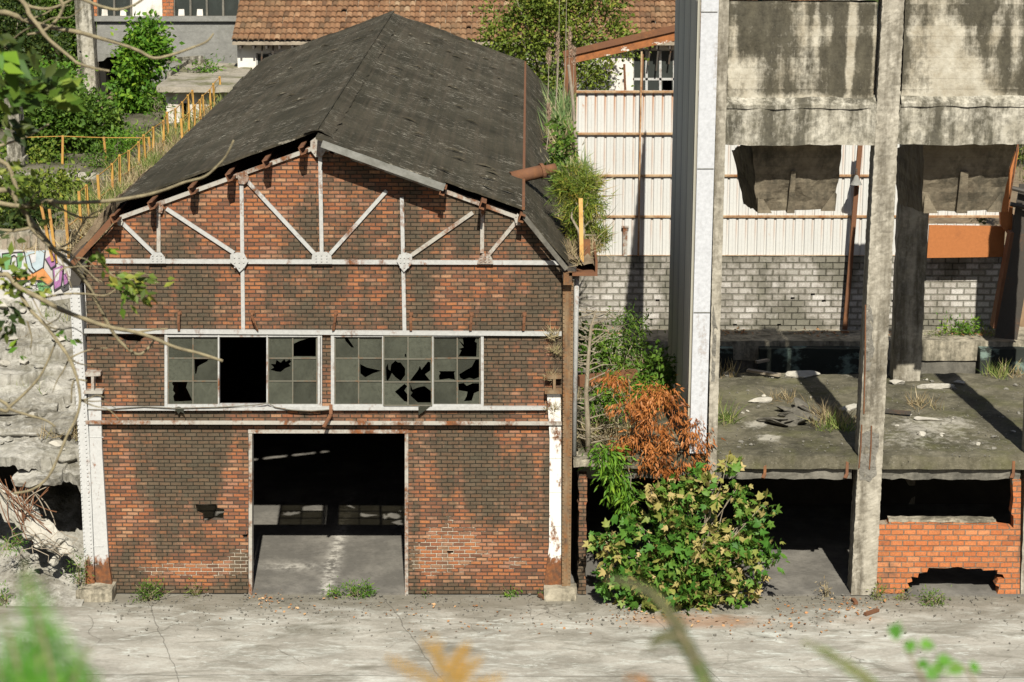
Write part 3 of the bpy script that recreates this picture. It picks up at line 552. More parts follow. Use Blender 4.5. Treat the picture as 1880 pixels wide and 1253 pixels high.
# truss
tw = lambda l, w, mat=M_white, name='strut', y0=-.075, y1=-.004: flatbar(MB(), P2(*l[0]), P2(*l[1]), w, y0, y1).build(name, mat, shed)
tw([(195, 479), (1030, 482)], .075, M_white, 'bottom_chord', -.055)
m = MB(); flatbar(m, P2(222, 399), P2(575, 272), .07, -.06, -.002); m.build('top_chord', M_whiterust, shed)
m = MB(); flatbar(m, P2(597, 272), P2(952, 399), .07, -.06, -.002); m.build('top_chord', M_whiterust, shed)
for l, mt in (([(292, 385), (292, 462)], M_whiterust), ([(444, 335), (447, 606)], M_white), ([(588, 285), (591, 462)], M_white), ([(738, 362), (743, 612)], M_white), ([(886, 380), (885, 464)], M_whiterust)):
    tw(l, .066, mt, 'post', -.05)
for l, mt in (([(226, 410), (284, 466)], M_white), ([(306, 383), (430, 464)], M_white), ([(453, 331), (578, 466)], M_white), ([(710, 350), (606, 466)], M_white), ([(868, 390), (756, 468)], M_whiterust), ([(950, 404), (898, 466)], M_whiterust)):
    tw(l, .066, mt, 'diagonal', -.045, -.006)
def gusset(poly, mat=M_white, rows=3):
    p = PP(poly); m = MB().prism(p, -.095, -.08); x0 = min(q[0] for q in p); x1 = max(q[0] for q in p); z0 = min(q[1] for q in p); z1 = max(q[1] for q in p)
    m.prism([((q[0]-(x0+x1)/2)*.7+(x0+x1)/2, (q[1]-(z0+z1)/2)*.7+(z0+z1)/2) for q in p], -.08, -.004)
    for i in range(rows):
        for j in range(rows):
            cx = x0 + (x1-x0)*(.25+.5*i/max(rows-1,1)); cz = z0 + (z1-z0)*(.25+.5*j/max(rows-1,1)); m.box(cx-.012, cx+.012, -.11, -.094, cz-.012, cz+.012)
    m.build('gusset_plate', mat, shed)
gusset([(275, 482), (278, 468), (285, 462), (297, 462), (304, 470), (306, 482)]); gusset([(424, 480), (424, 466), (436, 462), (449, 463), (457, 478), (450, 490), (441, 498), (434, 488)])
gusset([(572, 483), (574, 467), (583, 461), (601, 461), (609, 468), (611, 483)]); gusset([(729, 478), (733, 466), (746, 462), (757, 466), (757, 482), (748, 492), (742, 498), (736, 490)])
gusset([(876, 483), (880, 470), (887, 464), (899, 465), (904, 474), (906, 483)], M_whiterust)
gusset([(571, 258), (583, 249), (597, 258), (599, 276), (591, 288), (580, 287), (571, 275)], M_whiterust, 2)
gusset([(436, 318), (452, 312), (458, 324), (456, 332), (450, 337), (440, 336)], M_whiterust, 2); gusset([(287, 371), (298, 368), (302, 378), (299, 390), (289, 388)], M_whiterust, 2)
gusset([(880, 372), (891, 368), (893, 382), (888, 392), (881, 390)], M_whiterust, 2); gusset([(944, 400), (950, 390), (958, 400), (956, 412), (948, 412)], M_whiterust, 2); gusset([(216, 403), (224, 399), (228, 406), (224, 414), (218, 412)], M_whiterust, 2)
# horizontal members
tw([(156, 607), (1031, 612)], .072, M_white, 'beam', -.075)
tw([(158, 749), (1003, 748)], .06, M_white, 'beam', -.085)
x0, z0 = P2(160, 775); x1, _ = P2(1031, 775)
m = MB().box(x0, x1, -.15, -.001, z0, z0+.022).box(x0, x1, -.15, -.135, z0+.022, z0+.07); m.build('crane_beam', M_whiterust, shed)
# door frame
for l in (([(460, 1098), (460, 796)]), ([(746.5, 1098), (746.5, 796)])): tw(l, .062, M_whiterust, 'door_post', -.03, .2)
tw([(456, 792), (750, 792)], .065, M_whiterust, 'door_lintel', -.03, .2)
# windows: frame > (glazing_bar, glass)
def sash(win, u0, u1, mid, vs, holes, y):
    c = [u0, mid, u1]; gl = MB(); bars = MB()
    for j in range(3):
        for i in range(2):
            a0, a1, b0, b1 = c[i]+1.0, c[i+1]-1.0, vs[j]+1.0, vs[j+1]-1.0
            mine = []
            for h in holes:
                hc = (sum(q[0] for q in h)/len(h), sum(q[1] for q in h)/len(h))
                if a0 < hc[0] < a1 and b0 < hc[1] < b1:
                    mine.append(PP([(min(max(q[0], a0+.35), a1-.35), min(max(q[1], b0+.35), b1-.35)) for q in h]))
            gl.prism(PP([(a0, b1), (a1, b1), (a1, b0), (a0, b0)]), y+.008+.006*(i-j%2), y+.014+.006*(i-j%2), mine, (i*.37+j*.61+u0*.137) % 1.0)
    for j in range(4): flatbar(bars, P2(u0, vs[j]), P2(u1, vs[j]), .022, y-.006, y+.03)
    for i in range(3): flatbar(bars, P2(c[i], vs[0]), P2(c[i], vs[3]), .022, y-.012, y+.03)
    bars.build('glazing_bar', M_glassbar, win, normals=True); gl.build('glass', M_glass, win, normals=True)
Z5 = lambda l: zpx(l, 130, 560, 3.686); Z6 = lambda l: zpx(l, 580, 560, 3.686)
def window(posts, caps):
    m = MB()
    for u, w_ in posts: flatbar(m, P2(u, 747), P2(u, 614), w_*.85, -.05, .06)
    for (ua, ub, v) in caps: flatbar(m, P2(ua, v), P2(ub, v), .04, -.04, .06)
    return m.build('window', M_white, shed)
VS = [616, 658, 700, 743]
wl = window([(305.5, .06), (402, .03), (491, .03), (586, .05), (590.5, .025)], [(308, 590, 616), (308, 590, 744)])
sash(wl, 309, 400.5, 354.5, VS, [Z5(h) for h in ([(837,364),(935,364),(920,385),(880,405),(858,420),(850,465),(840,470)], [(690,522),(790,522),(780,560),(800,600),(835,650),(740,655),(700,655),(692,620),(705,600),(690,580),(695,550),(684,535)])], .0)
sash(wl, 493, 582, 537.5, VS, [Z5(h) for h in ([(1507,265),(1550,245),(1640,217),(1658,217),(1658,350),(1507,350)], [(1350,440),(1375,425),(1352,400),(1385,402),(1392,372),(1420,392),(1445,367),(1455,385),(1480,370),(1493,385),(1475,400),(1490,415),(1450,430),(1420,455),(1390,452)])], .0)
wr = window([(611, .07), (703.5, .03), (794.5, .03), (885.5, .06)], [(614, 884, 616), (614, 884, 744)])
sash(wr, 615, 702, 658.5, VS, [Z6(h) for h in ([(192,217),(215,225),(258,290),(240,290),(200,245)], [(299,402),(345,425),(443,447),(385,465),(333,492),(301,465)])], .0)
sash(wr, 705, 793, 749.5, VS, [Z6(h) for h in ([(602,348),(603,327),(612,327),(614,348)], [(475,420),(488,390),(492,430),(505,440),(510,400),(540,371),(555,385),(575,385),(605,425),(605,470),(575,510),(540,485),(515,455),(500,490),(488,510),(478,500)],
    [(637,510),(690,440),(705,408),(715,435),(760,378),(775,385),(775,440),(740,465),(775,510)], [(535,583),(600,530),(620,545),(600,575),(624,600),(624,652),(600,648)], [(640,532),(655,570),(690,555),(735,545),(780,580),(782,656),(690,656),(640,610),(655,590),(640,575)])], -.06)
sash(wr, 796, 881, 839.5, VS, [Z6(h) for h in ([(962,235),(1000,270),(990,217),(1085,217),(1075,250),(1090,260),(1085,352),(965,350),(985,310),(965,300),(1000,290)], [(832,449),(942,449),(935,462),(942,508),(900,500),(835,508),(832,480),(842,462)],
    [(970,470),(1020,440),(1055,420),(1080,372),(1108,372),(1108,490),(1070,505),(1040,495),(1000,508),(975,495)], [(964,535),(1000,530),(1020,550),(1060,532),(1108,532),(1108,585),(1070,600),(1055,650),(1000,655),(1020,620),(1025,590),(966,580)])], .0)
m = MB().prism(PP(zpx([(695,680),(778,674),(740,705),(697,737)], 580, 560, 3.686)), -.10, -.093); tag(m.build('glass_shard', M_glass), 'dark triangular shard of broken glass hanging below the right window group', 'glass shard')
m = MB().prism(PP(zpx([(960,1092),(985,1085),(1000,1092),(1022,1090),(1008,1104),(1016,1126),(994,1112),(982,1128),(974,1110),(958,1112),(970,1100)], 0, 380, 2.983)), -.11, -.097); tag(m.build('glass_shard', M_glass), 'star shaped splinter of dark glass on the sill below the left window group', 'glass shard')
# hooks on the wall
for u, v0, bend in ((330, 574, 0), (464, 574, 10), (617, 574, -4), (755, 576, 0), (866, 576, -2), (963, 576, -2)):
    x, z = P2(u, v0); x2, z2 = P2(u+bend, 605); m = MB(); m.box(x-.035, x+.035, -.03, 0, z-.03, z+.03)
    m.bar((x, -.03, z), (x, -.12, z-.03), .04, .03).bar((x, -.12, z-.03), ((x+x2)/2, -.14, (z+z2)/2), .045, .02).bar(((x+x2)/2, -.14, (z+z2)/2), (x2, -.10, z2), .045, .02)
    m.build('wall_hook', M_rust, shed)
x, z = P2(608, 742); m = MB().bar((x, -.06, z), (x+.01, -.2, z-.14), .06, .03).bar((x+.01, -.2, z-.14), (x-.11, -.36, z-.33), .06, .03); m.build('wall_hook', M_rust, shed)
# cable hung along the sill
pts = [F(u, v, -.11) for u, v in ((160, 752), (195, 753), (220, 750), (265, 747), (320, 750), (400, 748), (470, 744), (492, 740), (505, 748), (535, 753), (570, 755), (600, 753), (612, 752))]
m = MB().tube(pts, .011, 5); m.build('cable', M_glassbar, shed)
# corner columns
def rivets(mb, a, b, y, step=.075, r=.013):
    a, b = Vector(a), Vector(b); n = int((b-a).length/step)
    for i in range(n+1): p = a.lerp(b, i/n); mb.box(p.x-r, p.x+r, y-.016, y, p.y-r, p.y+r)
c1 = PP([(160, 1079), (148, 820), (130, 520), (149, 520), (167, 820), (177, 1079)]); m = MB().prism(c1, -.14, .25)
rivets(m, (c1[0][0]+.025, c1[0][1]), (c1[2][0]+.025, c1[2][1]), -.14); rivets(m, (c1[5][0]-.025, c1[5][1]), (c1[3][0]-.025, c1[3][1]), -.14); m.build('corner_column', M_pil, shed)
m = MB().prism(PP([(178, 1079), (167, 820), (163, 718), (187, 718), (189, 820), (199, 990), (202, 1035), (209, 1079)]), -.10, -.004)
for v in (800, 1000): flatbar(m, P2(167, v), P2(192, v), .012, -.108, -.10)
m.build('pilaster', M_pil, shed)
m = MB().prism(PP([(158, 718), (158, 713), (192, 713), (192, 718)]), -.2, -.004).prism(PP([(160, 687), (160, 679), (188, 679), (188, 686)]), -.18, -.004).prism(PP([(171, 713), (171, 687), (176, 687), (176, 713)]), -.18, -.004); m.build('beam_stub', M_whiterust, shed)
c2 = PP([(1031, 1079), (1033, 800), (1033, 490), (1053, 490), (1050, 800), (1047, 1079)]); m = MB().prism(c2, -.14, .25)
rivets(m, (c2[0][0]+.022, c2[0][1]), (c2[2][0]+.022, c2[2][1]), -.14); rivets(m, (c2[5][0]-.022, c2[5][1]), (c2[3][0]-.022, c2[3][1]), -.14); m.build('corner_column', M_browncol, shed)
m = MB().prism(PP([(998, 1079), (1003, 1040), (1008, 1000), (1009, 800), (1004, 718), (1029, 718), (1030, 800), (1030, 1079)]), -.10, -.004)
for v in (800, 838, 900, 962): flatbar(m, P2(1009, v), P2(1030, v), .014, -.108, -.10)
m.build('pilaster', steel_mat('peeling_white_pilaster', (.62, .61, .57), .55, .63, (2, 2, .9), 14, zrust=(.3, .9, .5)), shed)
m = MB().prism(PP([(1000, 718), (1000, 712), (1031, 712), (1031, 718)]), -.2, -.004).prism(PP([(1002, 692), (1002, 685), (1031, 685), (1031, 691)]), -.18, -.004).prism(PP([(1015, 712), (1015, 692), (1020, 692), (1020, 712)]), -.18, -.004); m.build('beam_stub', M_browncol, shed)
MB().tube([F(1059, 500, -.02), F(1058, 560, -.02), F(1054, 836, -.02)], .045, 10).build('downpipe', M_white, shed, smooth=True)
for (ua, ub, yf) in ((149, 214, -.42), (999, 1058, -.30)):
    xa, xb = P2(ua, 1085)[0], P2(ub, 1085)[0]; m = rough(MB().box(xa, xb, yf, .0, -.05, .22), .12, .02, 4, ua); m.build('footing', M_conc, shed)
# eaves brackets and dark boxes at the corners
m = MB().prism(PP([(140, 462), (163, 440), (166, 470), (150, 520), (131, 520)]), -.2, .2); m.build('eaves_bracket', M_darksteel, shed)
m = MB().prism(PP([(1030, 480), (1058, 482), (1058, 505), (1034, 520)]), -.22, .2); m.build('eaves_bracket', M_darksteel, shed)
m = MB().box(P2(1034, 500)[0], P2(1050, 500)[0], -.3, -.2, P2(0, 515)[1], P2(0, 492)[1]); m.build('gutter_outlet', M_browncol, shed)
# valley gutter
gx0 = ER[0]+.02
m = MB().box(gx0, gx0+.5, -.3, YB, ER[1]-.16, ER[1]-.10).box(gx0+.46, gx0+.5, -.3, YB, ER[1]-.10, ER[1]+.12); m.build('valley_gutter', M_rust, shed)
# floor
kind(MB().box(WXL+.25, WXR-.25, .02, YB, -.05, .008).build('shed_floor', M_floor), 'structure')
# rusty pipe lying across the roof edge
a, b = F(938, 328, 2.7), F(1000, 314, 2.9); d = (b-a)
pr = thing('rusty_pipe', 'short rusty pipe with a collar lying across the right roof edge', 'pipe', a)
mb = MB(); n = 18; ax = d.normalized(); o1 = ax.orthogonal().normalized(); o2 = ax.cross(o1)
ring = lambda p, r: [p + (o1*math.cos(k*2*math.pi/n)+o2*math.sin(k*2*math.pi/n))*r for k in range(n)]
vs = ring(a, .125)+ring(b, .125)+ring(b, .105)+ring(a, .105); fs = []
for q in range(4): fs += [(q*n+k, q*n+(k+1)%n, ((q+1)%4)*n+(k+1)%n, ((q+1)%4)*n+k) for k in range(n)]
MB().add(vs, fs).build('barrel', M_rust, pr, smooth=True)
MB().tube([b-ax*.08, b-ax*.08+ax*.06], .155, 18).build('collar', M_rust, pr)
MB().tube([b-ax*.02, b+ax*.22], .10, 14).build('spigot', M_rust, pr, smooth=True)
# ------------------------------------------------------------------ concrete hopper building on the right
conc = thing('concrete_building', 'tall roofless concrete frame building with hoppers, open floor slab and streaked upper wall', 'building', (6, 0, 0))
def px_col(name, tl, tr, bl_, br_, y0, y1, mat, parent, cut=.22, amp=.025, seed=0):
    (a, b, c, d) = (F(*q, y0) for q in (bl_, br_, tr, tl)); a.z = max(a.z, 0); b.z = max(b.z, 0)
    m = MB().hexa([(a.x, y0, a.z), (b.x, y0, b.z), (b.x, y1, b.z), (a.x, y1, a.z), (d.x, y0, d.z), (c.x, y0, c.z), (c.x, y1, c.z), (d.x, y1, d.z)])
    m = rough(m, cut, amp*.6, 13, seed); return m.build(name, mat, parent, normals=True)
ZS = 2.65
# columns (front row, then the row behind)
px_col('column', (1624, -70), (1664, -70), (1562, 1100), (1608, 1100), 0, .46, M_conc_col, conc, .07, .02, 3)
px_col('column', (1319, -10), (1339, -10), (1294, 1100), (1309, 1100), 0, .40, M_conc_col, conc, .08, .013, 5)
px_col('column', (1925, -70), (1968, -70), (1873, 1100), (1915, 1100), .05, .46, M_conc_col, conc, .2, .02, 8)
for u0, u1, s_ in ((1640, 1690, 1), (1905, 1950, 2)):
    a, b = F(u0, 700, 5.2), F(u1, 700, 5.2); m = rough(MB().box(a.x, b.x, 5.2, 5.7, 0, 8.4), .25, .02, 3, s_); m.build('column', M_conc_col, conc)
# spalled corner of the front column: bared rods
for u0, v0, u1, v1 in ((1582, 780, 1577, 860), (1600, 782, 1596, 862), (1589, 560, 1586, 760)):
    MB().tube([F(u0, v0, -.02), F((u0+u1)/2+1, (v0+v1)/2, -.035), F(u1, v1, -.02)], .014, 5).build('reinforcing_bar', M_rust, conc)
for poly, nm in (([(1578, 880), (1580, 800), (1590, 792), (1614, 796), (1612, 830), (1606, 838), (1610, 872), (1596, 884)], 1), ([(1586, 680), (1590, 570), (1598, 560), (1604, 590), (1600, 620), (1606, 640), (1596, 680)], 2), ([(1306, 700), (1310, 560), (1316, 600), (1312, 700)], 3)):
    rough(MB().prism(PP(poly), -.012, .05), .06, .022, 9, nm).build('spalled_patch', M_rockgrey, conc)
# upper wall: recessed panels, sloping ledges and edge beams
ZB = 8.35
def wallbay(u0, u1, vtop, vled, seed, gap=0.0):
    a, b = F(u0, 100, 0), F(u1, 100, 0); zt, zl = F(1500, vtop, .12).z, F(1500, vled, 0).z
    m = rough(MB().box(a.x, b.x - gap, .14, .42, zl-.1, zt), .3, .018, 1.5, seed); m.build('wall_panel', M_conc_pan, conc)
    m = MB().hexa([(a.x, 0, zl-.06), (b.x, 0, zl-.06), (b.x, .2, zl-.06), (a.x, .2, zl-.06), (a.x, .0, zl), (b.x, .0, zl), (b.x, .2, zl+.16), (a.x, .2, zl+.16)])
    rough(m, .2, .03, 2.5, seed).build('ledge', M_conc_beam, conc)
def edge_beam(u0, u1, vled, vbot, y0, y1, seed):
    a, b = F(u0, 230, 0), F(u1, 230, 0); zl, zb = F(1500, vled, 0).z-.02, F(1500, vbot, 0).z
    rough(MB().box(a.x, b.x, y0, y1, zb, zl), .13, .03, 3.2, seed).build('beam', M_conc_beam, conc)
wallbay(1337, 1616, 4, 193, 2, .06); wallbay(1661, 1905, -60, 190, 6)
edge_beam(1328, 1609, 196, 267, .02, .40, 3); edge_beam(1650, 1900, 192, 266, .02, .40, 5)
rough(MB().box(F(1455, 0).x, F(1620, 0).x, .1, .45, F(1500, 1).z, F(1500, -60).z), .3, .02, 3, 2).build('beam', M_conc_beam, conc)
rough(MB().box(F(1337, 0).x, F(1455, 0).x, .1, .45, F(1500, -5).z, F(1500, -60).z), .3, .02, 3, 2).build('beam', M_conc_beam, conc)
# hoppers under the wall
def hopper(tl, tr, bl_, br_, ribu, ribv, seed):
    yf0, yf1 = .42, 1.05
    a, b = F(*tl, yf0), F(*tr, yf0); c, d = F(*br_, yf1), F(*bl_, yf1); zt = ZB+.05
    k = .20
    p = [(d.x, yf1, d.z), (c.x, yf1, c.z), (c.x, 3.6, c.z-.35), (d.x+.02, 3.6, d.z-.35), (a.x, yf0, zt), (b.x, yf0, zt), (b.x, 3.8, zt-.8), (a.x, 3.8, zt-.8)]
    h = rough(MB().hexa(p), .18, .035, 3, seed).build('hopper', M_hop, conc)
    (u0, u1), (v0, v1) = ribu, ribv
    q0, q1, q2, q3 = F(u0+4, v0, .64), F(u1, v0, .64), F(u1-2, v1, .98), F(u0-4, v1, .98)
    MB().hexa([tuple(q3), tuple(q2), (q2.x, 1.3, q2.z), (q3.x, 1.3, q3.z), tuple(q0), tuple(q1), (q1.x, .9, q1.z), (q0.x, .9, q0.z)]).build('rib', M_hop, h)
    for s_ in (0, 1):
        e = (d, c)[s_]; sg = 1 if s_ == 0 else -1
        MB().hexa([(e.x, yf1-.1, e.z-.02), (e.x+.26*sg, yf1-.1, e.z-.02), (e.x+.2*sg, yf1+.3, e.z+.02), (e.x, yf1+.3, e.z+.02), (e.x-.01*sg, yf1-.16, e.z+.30), (e.x+.03*sg, yf1-.14, e.z+.34), (e.x+.02*sg, yf1+.2, e.z+.34), (e.x, yf1+.2, e.z+.3)]).build('bracket', M_hop, h, normals=True)
hopper((1378, 268), (1548, 268), (1390, 388), (1532, 384), (1449, 1461), (315, 392), 3)
hopper((1695, 266), (1868, 266), (1694, 388), (1836, 386), (1760, 1778), (316, 392), 7)
# floor slab, its edge beam and the ground floor below
XS0, XS1 = F(1062, 850).x, 13.5
def slabz(x, y): return .03*fb(x*.8, y*.8, 3) + .02*fb(x*3, y*3, 1)
xa = F(1300, 850).x
g = [[(XS0 + (XS1-XS0)*i/90, .03 + 5.75*j/44 + (.05*fb(XS0+i*.4, 0, 5) if j in (0, 44) else 0), ZS + slabz(XS0+(XS1-XS0)*i/90, 5.75*j/44)) for i in range(91)] for j in range(45)]
m = MB().sheet(g)
lo_ = [[(x, y, ZS-.24) for x, y, z in r] for r in g]; m.sheet([r[::-1] for r in lo_])
for j, s_ in ((0, 1), (44, -1)):
    for i in range(90):
        m.add([lo_[j][i], lo_[j][i+1], g[j][i+1], g[j][i]], [(0,1,2,3)])
for i in (0, 90):
    for j in range(44): m.add([lo_[j][i], lo_[j+1][i], g[j+1][i], g[j][i]], [(0,1,2,3)])
m.build('floor_slab', M_slab, conc)
def sbeam(u0, u1, seed):
    a, b = F(u0, 865), F(u1, 865); z0, z1 = F(1500, 881, .1).z, F(1500, 848, .1).z
    rough(MB().box(a.x, b.x, .14, .5, z0, ZS-.25), .08, .03, 4, seed).build('beam', M_dirtyc, conc)
sbeam(1308, 1566, 1); sbeam(1612, 1876, 2); sbeam(1062, 1296, 3)
for u in (1405, 1556, 1862):
    p = F(u, 850, 0); m = MB().bar((p.x, .05, p.z+.02), (p.x, .02, p.z-.22), .05, .03).bar((p.x, .02, p.z-.22), (p.x-.04, -.04, p.z-.28), .06, .03); m.build('bracket', M_rust, conc)
# ground floor: brick pier and broken brick parapet
pr_out = PP([(1609, 1099), (1609, 966), (1632, 964), (1634, 960)]) + PP([(1832, 962), (1834, 968)]) + PP([(1862, 972), (1862, 950), (1858, 946), (1862, 918), (1860, 884)]) + PP([(1876, 884), (1873, 1099)])
pr_out += PP([(1838, 1099), (1832, 1096), (1836, 1080), (1829, 1077), (1834, 1066), (1846, 1065), (1842, 1057), (1832, 1056), (1833, 1049), (1806, 1050), (1803, 1046), (1776, 1047), (1760, 1043), (1738, 1046), (1706, 1045), (1703, 1053), (1688, 1055), (1686, 1063), (1674, 1061), (1676, 1070), (1667, 1073), (1672, 1083), (1661, 1084), (1662, 1091), (1650, 1092), (1648, 1099), (1630, 1099), (1628, 1095), (1612, 1096)])
MB().prism([(x, max(z, 0)) for x, z in pr_out], .06, .28).build('brick_parapet', M_brick_or, conc, normals=True)
m = rough(MB().box(F(1634, 960).x, F(1830, 960).x, .05, .3, F(1700, 961).z, F(1700, 959).z+.012), .12, .018, 5); m.build('coping', M_conc, conc)
m = rough(MB().box(F(1062, 1000).x, F(1076, 1000).x, .0, .3, 0, 2.3), .1, .03, 5, 2); m.build('brick_pier', M_brick, conc)
m = rough(MB().box(F(1052, 845).x, F(1122, 845).x, -.22, .3, F(1090, 850).z, F(1090, 838).z), .12, .03, 4, 8); m.build('ledge', M_conc, conc)
kind(MB().box(XS0-.2, XS1, .02, 10.2, -.05, .008).build('ground_floor', M_floor), 'structure')
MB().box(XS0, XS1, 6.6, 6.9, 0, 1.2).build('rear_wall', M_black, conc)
MB().box(XS1-.2, XS1, .5, 6.6, 0, 2.4).build('rear_wall', M_black, conc)  # right side wall, added to keep the ground floor dark
MB().box(XS0, XS0+.12, .5, 6.6, 0, 2.4).build('rear_wall', M_black, conc)  # left side wall, likewise added to keep daylight out
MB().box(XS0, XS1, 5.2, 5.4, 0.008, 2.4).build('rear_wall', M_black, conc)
# trench behind the slab
m = MB().box(XS0, XS1, 8.6, 8.9, 0, 2.60); m.build('trench_wall', M_dirtyc, conc)
for u0, u1 in ((1393, 1578), (1797, 1905), (1316, 1345)):
    a, b = F(u0, 650, 8.5), F(u1, 650, 8.5); m = rough(MB().box(a.x, b.x, 8.3, 8.599, 1.2, 2.52), .2, .02, 3, u0); m.build('painted_block', M_tealblack, conc)
MB().box(XS0, XS1, 5.4, 8.6, .9, 1.1).build('trench_floor', M_slab, conc)
# dark corrugated cladding on the left flank, pale flashing down its front edge
fx = lambda u, v: F(u, v, 0)
def clad(name, u_top, u_bot, vb, y0, y1, mat):
    a, b = fx(u_bot, vb), fx(u_top, -10); n = 24; m = MB(); rows = []
    for i in range(n*4+1):
        y = y0 + (y1-y0)*i/(n*4); o = (0, .045, .045, 0)[i % 4]
        rows.append([(a.x - o, y, a.z if y < 4 else ZS), (b.x - o, y, b.z)])
    m.sheet(rows); return m.build(name, mat, conc)
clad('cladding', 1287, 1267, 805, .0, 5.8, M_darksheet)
p = [F(1288, -10, -.04), F(1320, -10, -.04), F(1296, 832, -.04), F(1266, 832, -.04)]
MB().prism([(q.x, q.z) for q in p][::-1], -.055, .0).build('flashing', M_flash, conc)
for v in (22, 310, 574):
    a, b = F(1288-(v/800)*20, v, -.06), F(1318-(v/800)*20, v, -.06); MB().bar(a, b, .02, .012).build('flashing_joint', M_grey, conc)
# scraps under the flashing
# ------------------------------------------------------------------ ledge, block wall and pale sheet wall behind
led = kind(rough(MB().box(XS0-1.2, XS1, 8.55, 9.9, 2.2, 2.64), .3, .03, 2, 4).build('rear_terrace', M_conc), 'structure')
YW = 9.6
def fx2(u, v): p = F(u, v, YW); return (p.x, p.z)
bw_ = PP([]) ; o_ = [fx2(1050, 608), fx2(1832, 608), fx2(1836, 540), fx2(1838, 470), fx2(1050, 470)]
hls = []
for u, v in ((1207, 552), (1455, 548), (1492, 541), (1512, 553), (1640, 553), (1349, 597), (1430, 597)):
    hls.append([fx2(u-4, v+2), fx2(u-1, v+3), fx2(u+4, v+2), fx2(u+4, v-2), fx2(u-3, v-2)])
bk = MB().prism(o_, YW, YW+.2, hls).build('block_wall', M_block, normals=True); tag(bk, 'long mould stained concrete block wall below the pale sheet metal wall', 'wall')
sm = thing('sheet_metal_wall', 'pale corrugated sheet metal wall with rusty rails standing on the block wall', 'wall', F(1300, 470, YW+.1))
def corr(name, u0, u1, v0, v1, parent, mat, y, px_=.21, dep=.03):
    x0, x1 = F(u0, 300, y).x, F(u1, 300, y).x; z0, z1 = F(1200, v1, y).z, F(1200, v0, y).z; m = MB(); k = math.floor(x0/px_)*px_; xs = []
    while k < x1:
        for f, o in ((0, dep), (.16, dep), (.24, 0), (.56, 0), (.60, -.006), (.64, 0), (.92, 0)):
            xx = k+f*px_
            if x0 <= xx <= x1: xs.append((xx, o))
        k += px_
    m.sheet([[(x, y - dep + o, z0), (x, y - dep + o, z1)] for x, o in xs][::-1]); return m.build(name, mat, parent)
vs_ = [168, 245, 322, 397, 470]
for i in range(4):
    corr('sheet', 1056, 1705 if i == 3 else 1850, vs_[i]-2, vs_[i+1]+1, sm, M_sheet, YW+.1+.012*(3-i))
corr('sheet', 1705, 1805, 410, 471, sm, M_sheet, YW+.14)
for v in vs_:
    a, b = F(1058, v, YW+.05), F(1838, v, YW+.05); m = MB().bar(a, b, .05, .026); m.bar(a + Vector((0, .0, -.028)), b + Vector((0, 0, -.028)), .03, .016)
    m.build('rail', M_railrust, sm)
a, b = F(1178, 95, YW-.02), F(1172, 470, YW-.02); m = MB().tube([a, a.lerp(b, .5), b], .022, 7); tag(m.build('conduit_pipe', M_railrust), 'thin rusty vertical pipe running down the pale sheet metal wall', 'pipe')
a, b = F(1056, 205, YW-.1), F(1062, 330, YW-.1); pole = MB().tube([F(1044, 120, YW-.4), F(1052, 190, YW-.3), F(1060, 300, YW-.2)], .035, 8).build('bent_pole', M_wood); tag(pole, 'bent pale pole leaning at the left end of the pale sheet metal wall', 'pole')
cap = F(1148, 418, YW); MB().box(cap.x-.05, cap.x+.05, YW-.02, YW+.05, F(1148, 470, YW).z, cap.z).box(cap.x-.08, cap.x+.08, YW-.04, YW+.05, cap.z, cap.z+.03).build('duct', M_whiterust, sm)
# leaning rusty post with a bell lamp
post = thing('rusty_post', 'slender rusty steel post leaning behind the front concrete column', 'post', F(1550, 604, 9.3))
MB().bar(F(1551, 605, 9.3), F(1579, 266, 9.2), .10, .09, up=(0,1,0)).build('shaft', M_rust, post)
MB().box(F(1545,605,9.3).x, F(1558,605,9.3).x, 9.22, 9.4, 2.62, 2.66).build('foot_plate', M_rust, post)
lp = F(1572, 335, 9.0); lampt = thing('bell_lamp', 'grey bell shaped lamp hanging on the leaning rusty post', 'lamp', lp)
m = MB(); prof = [(.02, .16), (.05, .12), (.07, .05), (.11, -.02), (.13, -.05)]; n = 14; vs = []; fs = []
for r_, z_ in prof: vs += [(lp.x+r_*math.cos(k*2*math.pi/n), lp.y+r_*math.sin(k*2*math.pi/n), lp.z+z_) for k in range(n)]
for q in range(len(prof)-1): fs += [(q*n+k, q*n+(k+1)%n, (q+1)*n+(k+1)%n, (q+1)*n+k) for k in range(n)]
m.add(vs, fs).build('lamp_shade', M_grey, lampt, smooth=True); MB().tube([(lp.x, lp.y, lp.z+.14), (lp.x, lp.y, lp.z+.24), (lp.x+.03, lp.y+.22, lp.z+.27)], .018, 6).build('lamp_arm', M_darksteel, lampt)
# rusty tank panel and leaning steel on the right
tk = thing('rusty_tank', 'flat orange rusty steel tank side hung in a frame before the block wall', 'tank', F(1770, 445, 8.9))
q = [F(1702, 474, 8.9), F(1842, 472, 8.9), F(1846, 416, 8.9), F(1706, 414, 8.9)]
m = MB().prism([(p.x, p.z) for p in q], 8.9, 8.95).build('plate', M_rustpan, tk)
MB().bar(F(1698, 474, 8.88), F(1704, 385, 8.88), .05, .05).build('frame_post', M_rust, tk)
MB().prism([(p.x, p.z) for p in (F(1834, 375, 8.7), F(1836, 412, 8.7), F(1850, 430, 8.7), F(1856, 420, 8.7), F(1858, 375, 8.7))], 8.6, 8.75).build('bracket', M_rustpan, tk, normals=True)
ch = thing('rusty_chute', 'narrow rusty steel chute side plate beside the right concrete hopper', 'chute', F(1850, 320, 3.0))
MB().prism([(p.x, p.z) for p in (F(1836, 385, 3), F(1848, 388, 3), F(1868, 278, 3), F(1868, 262, 3), F(1846, 330, 3))], 2.9, 3.0).build('side_plate', M_rustpan, ch, normals=True)
MB().bar(F(1849, 388, 2.95), F(1868, 264, 2.95), .035, .1).build('flange', M_rust, ch)
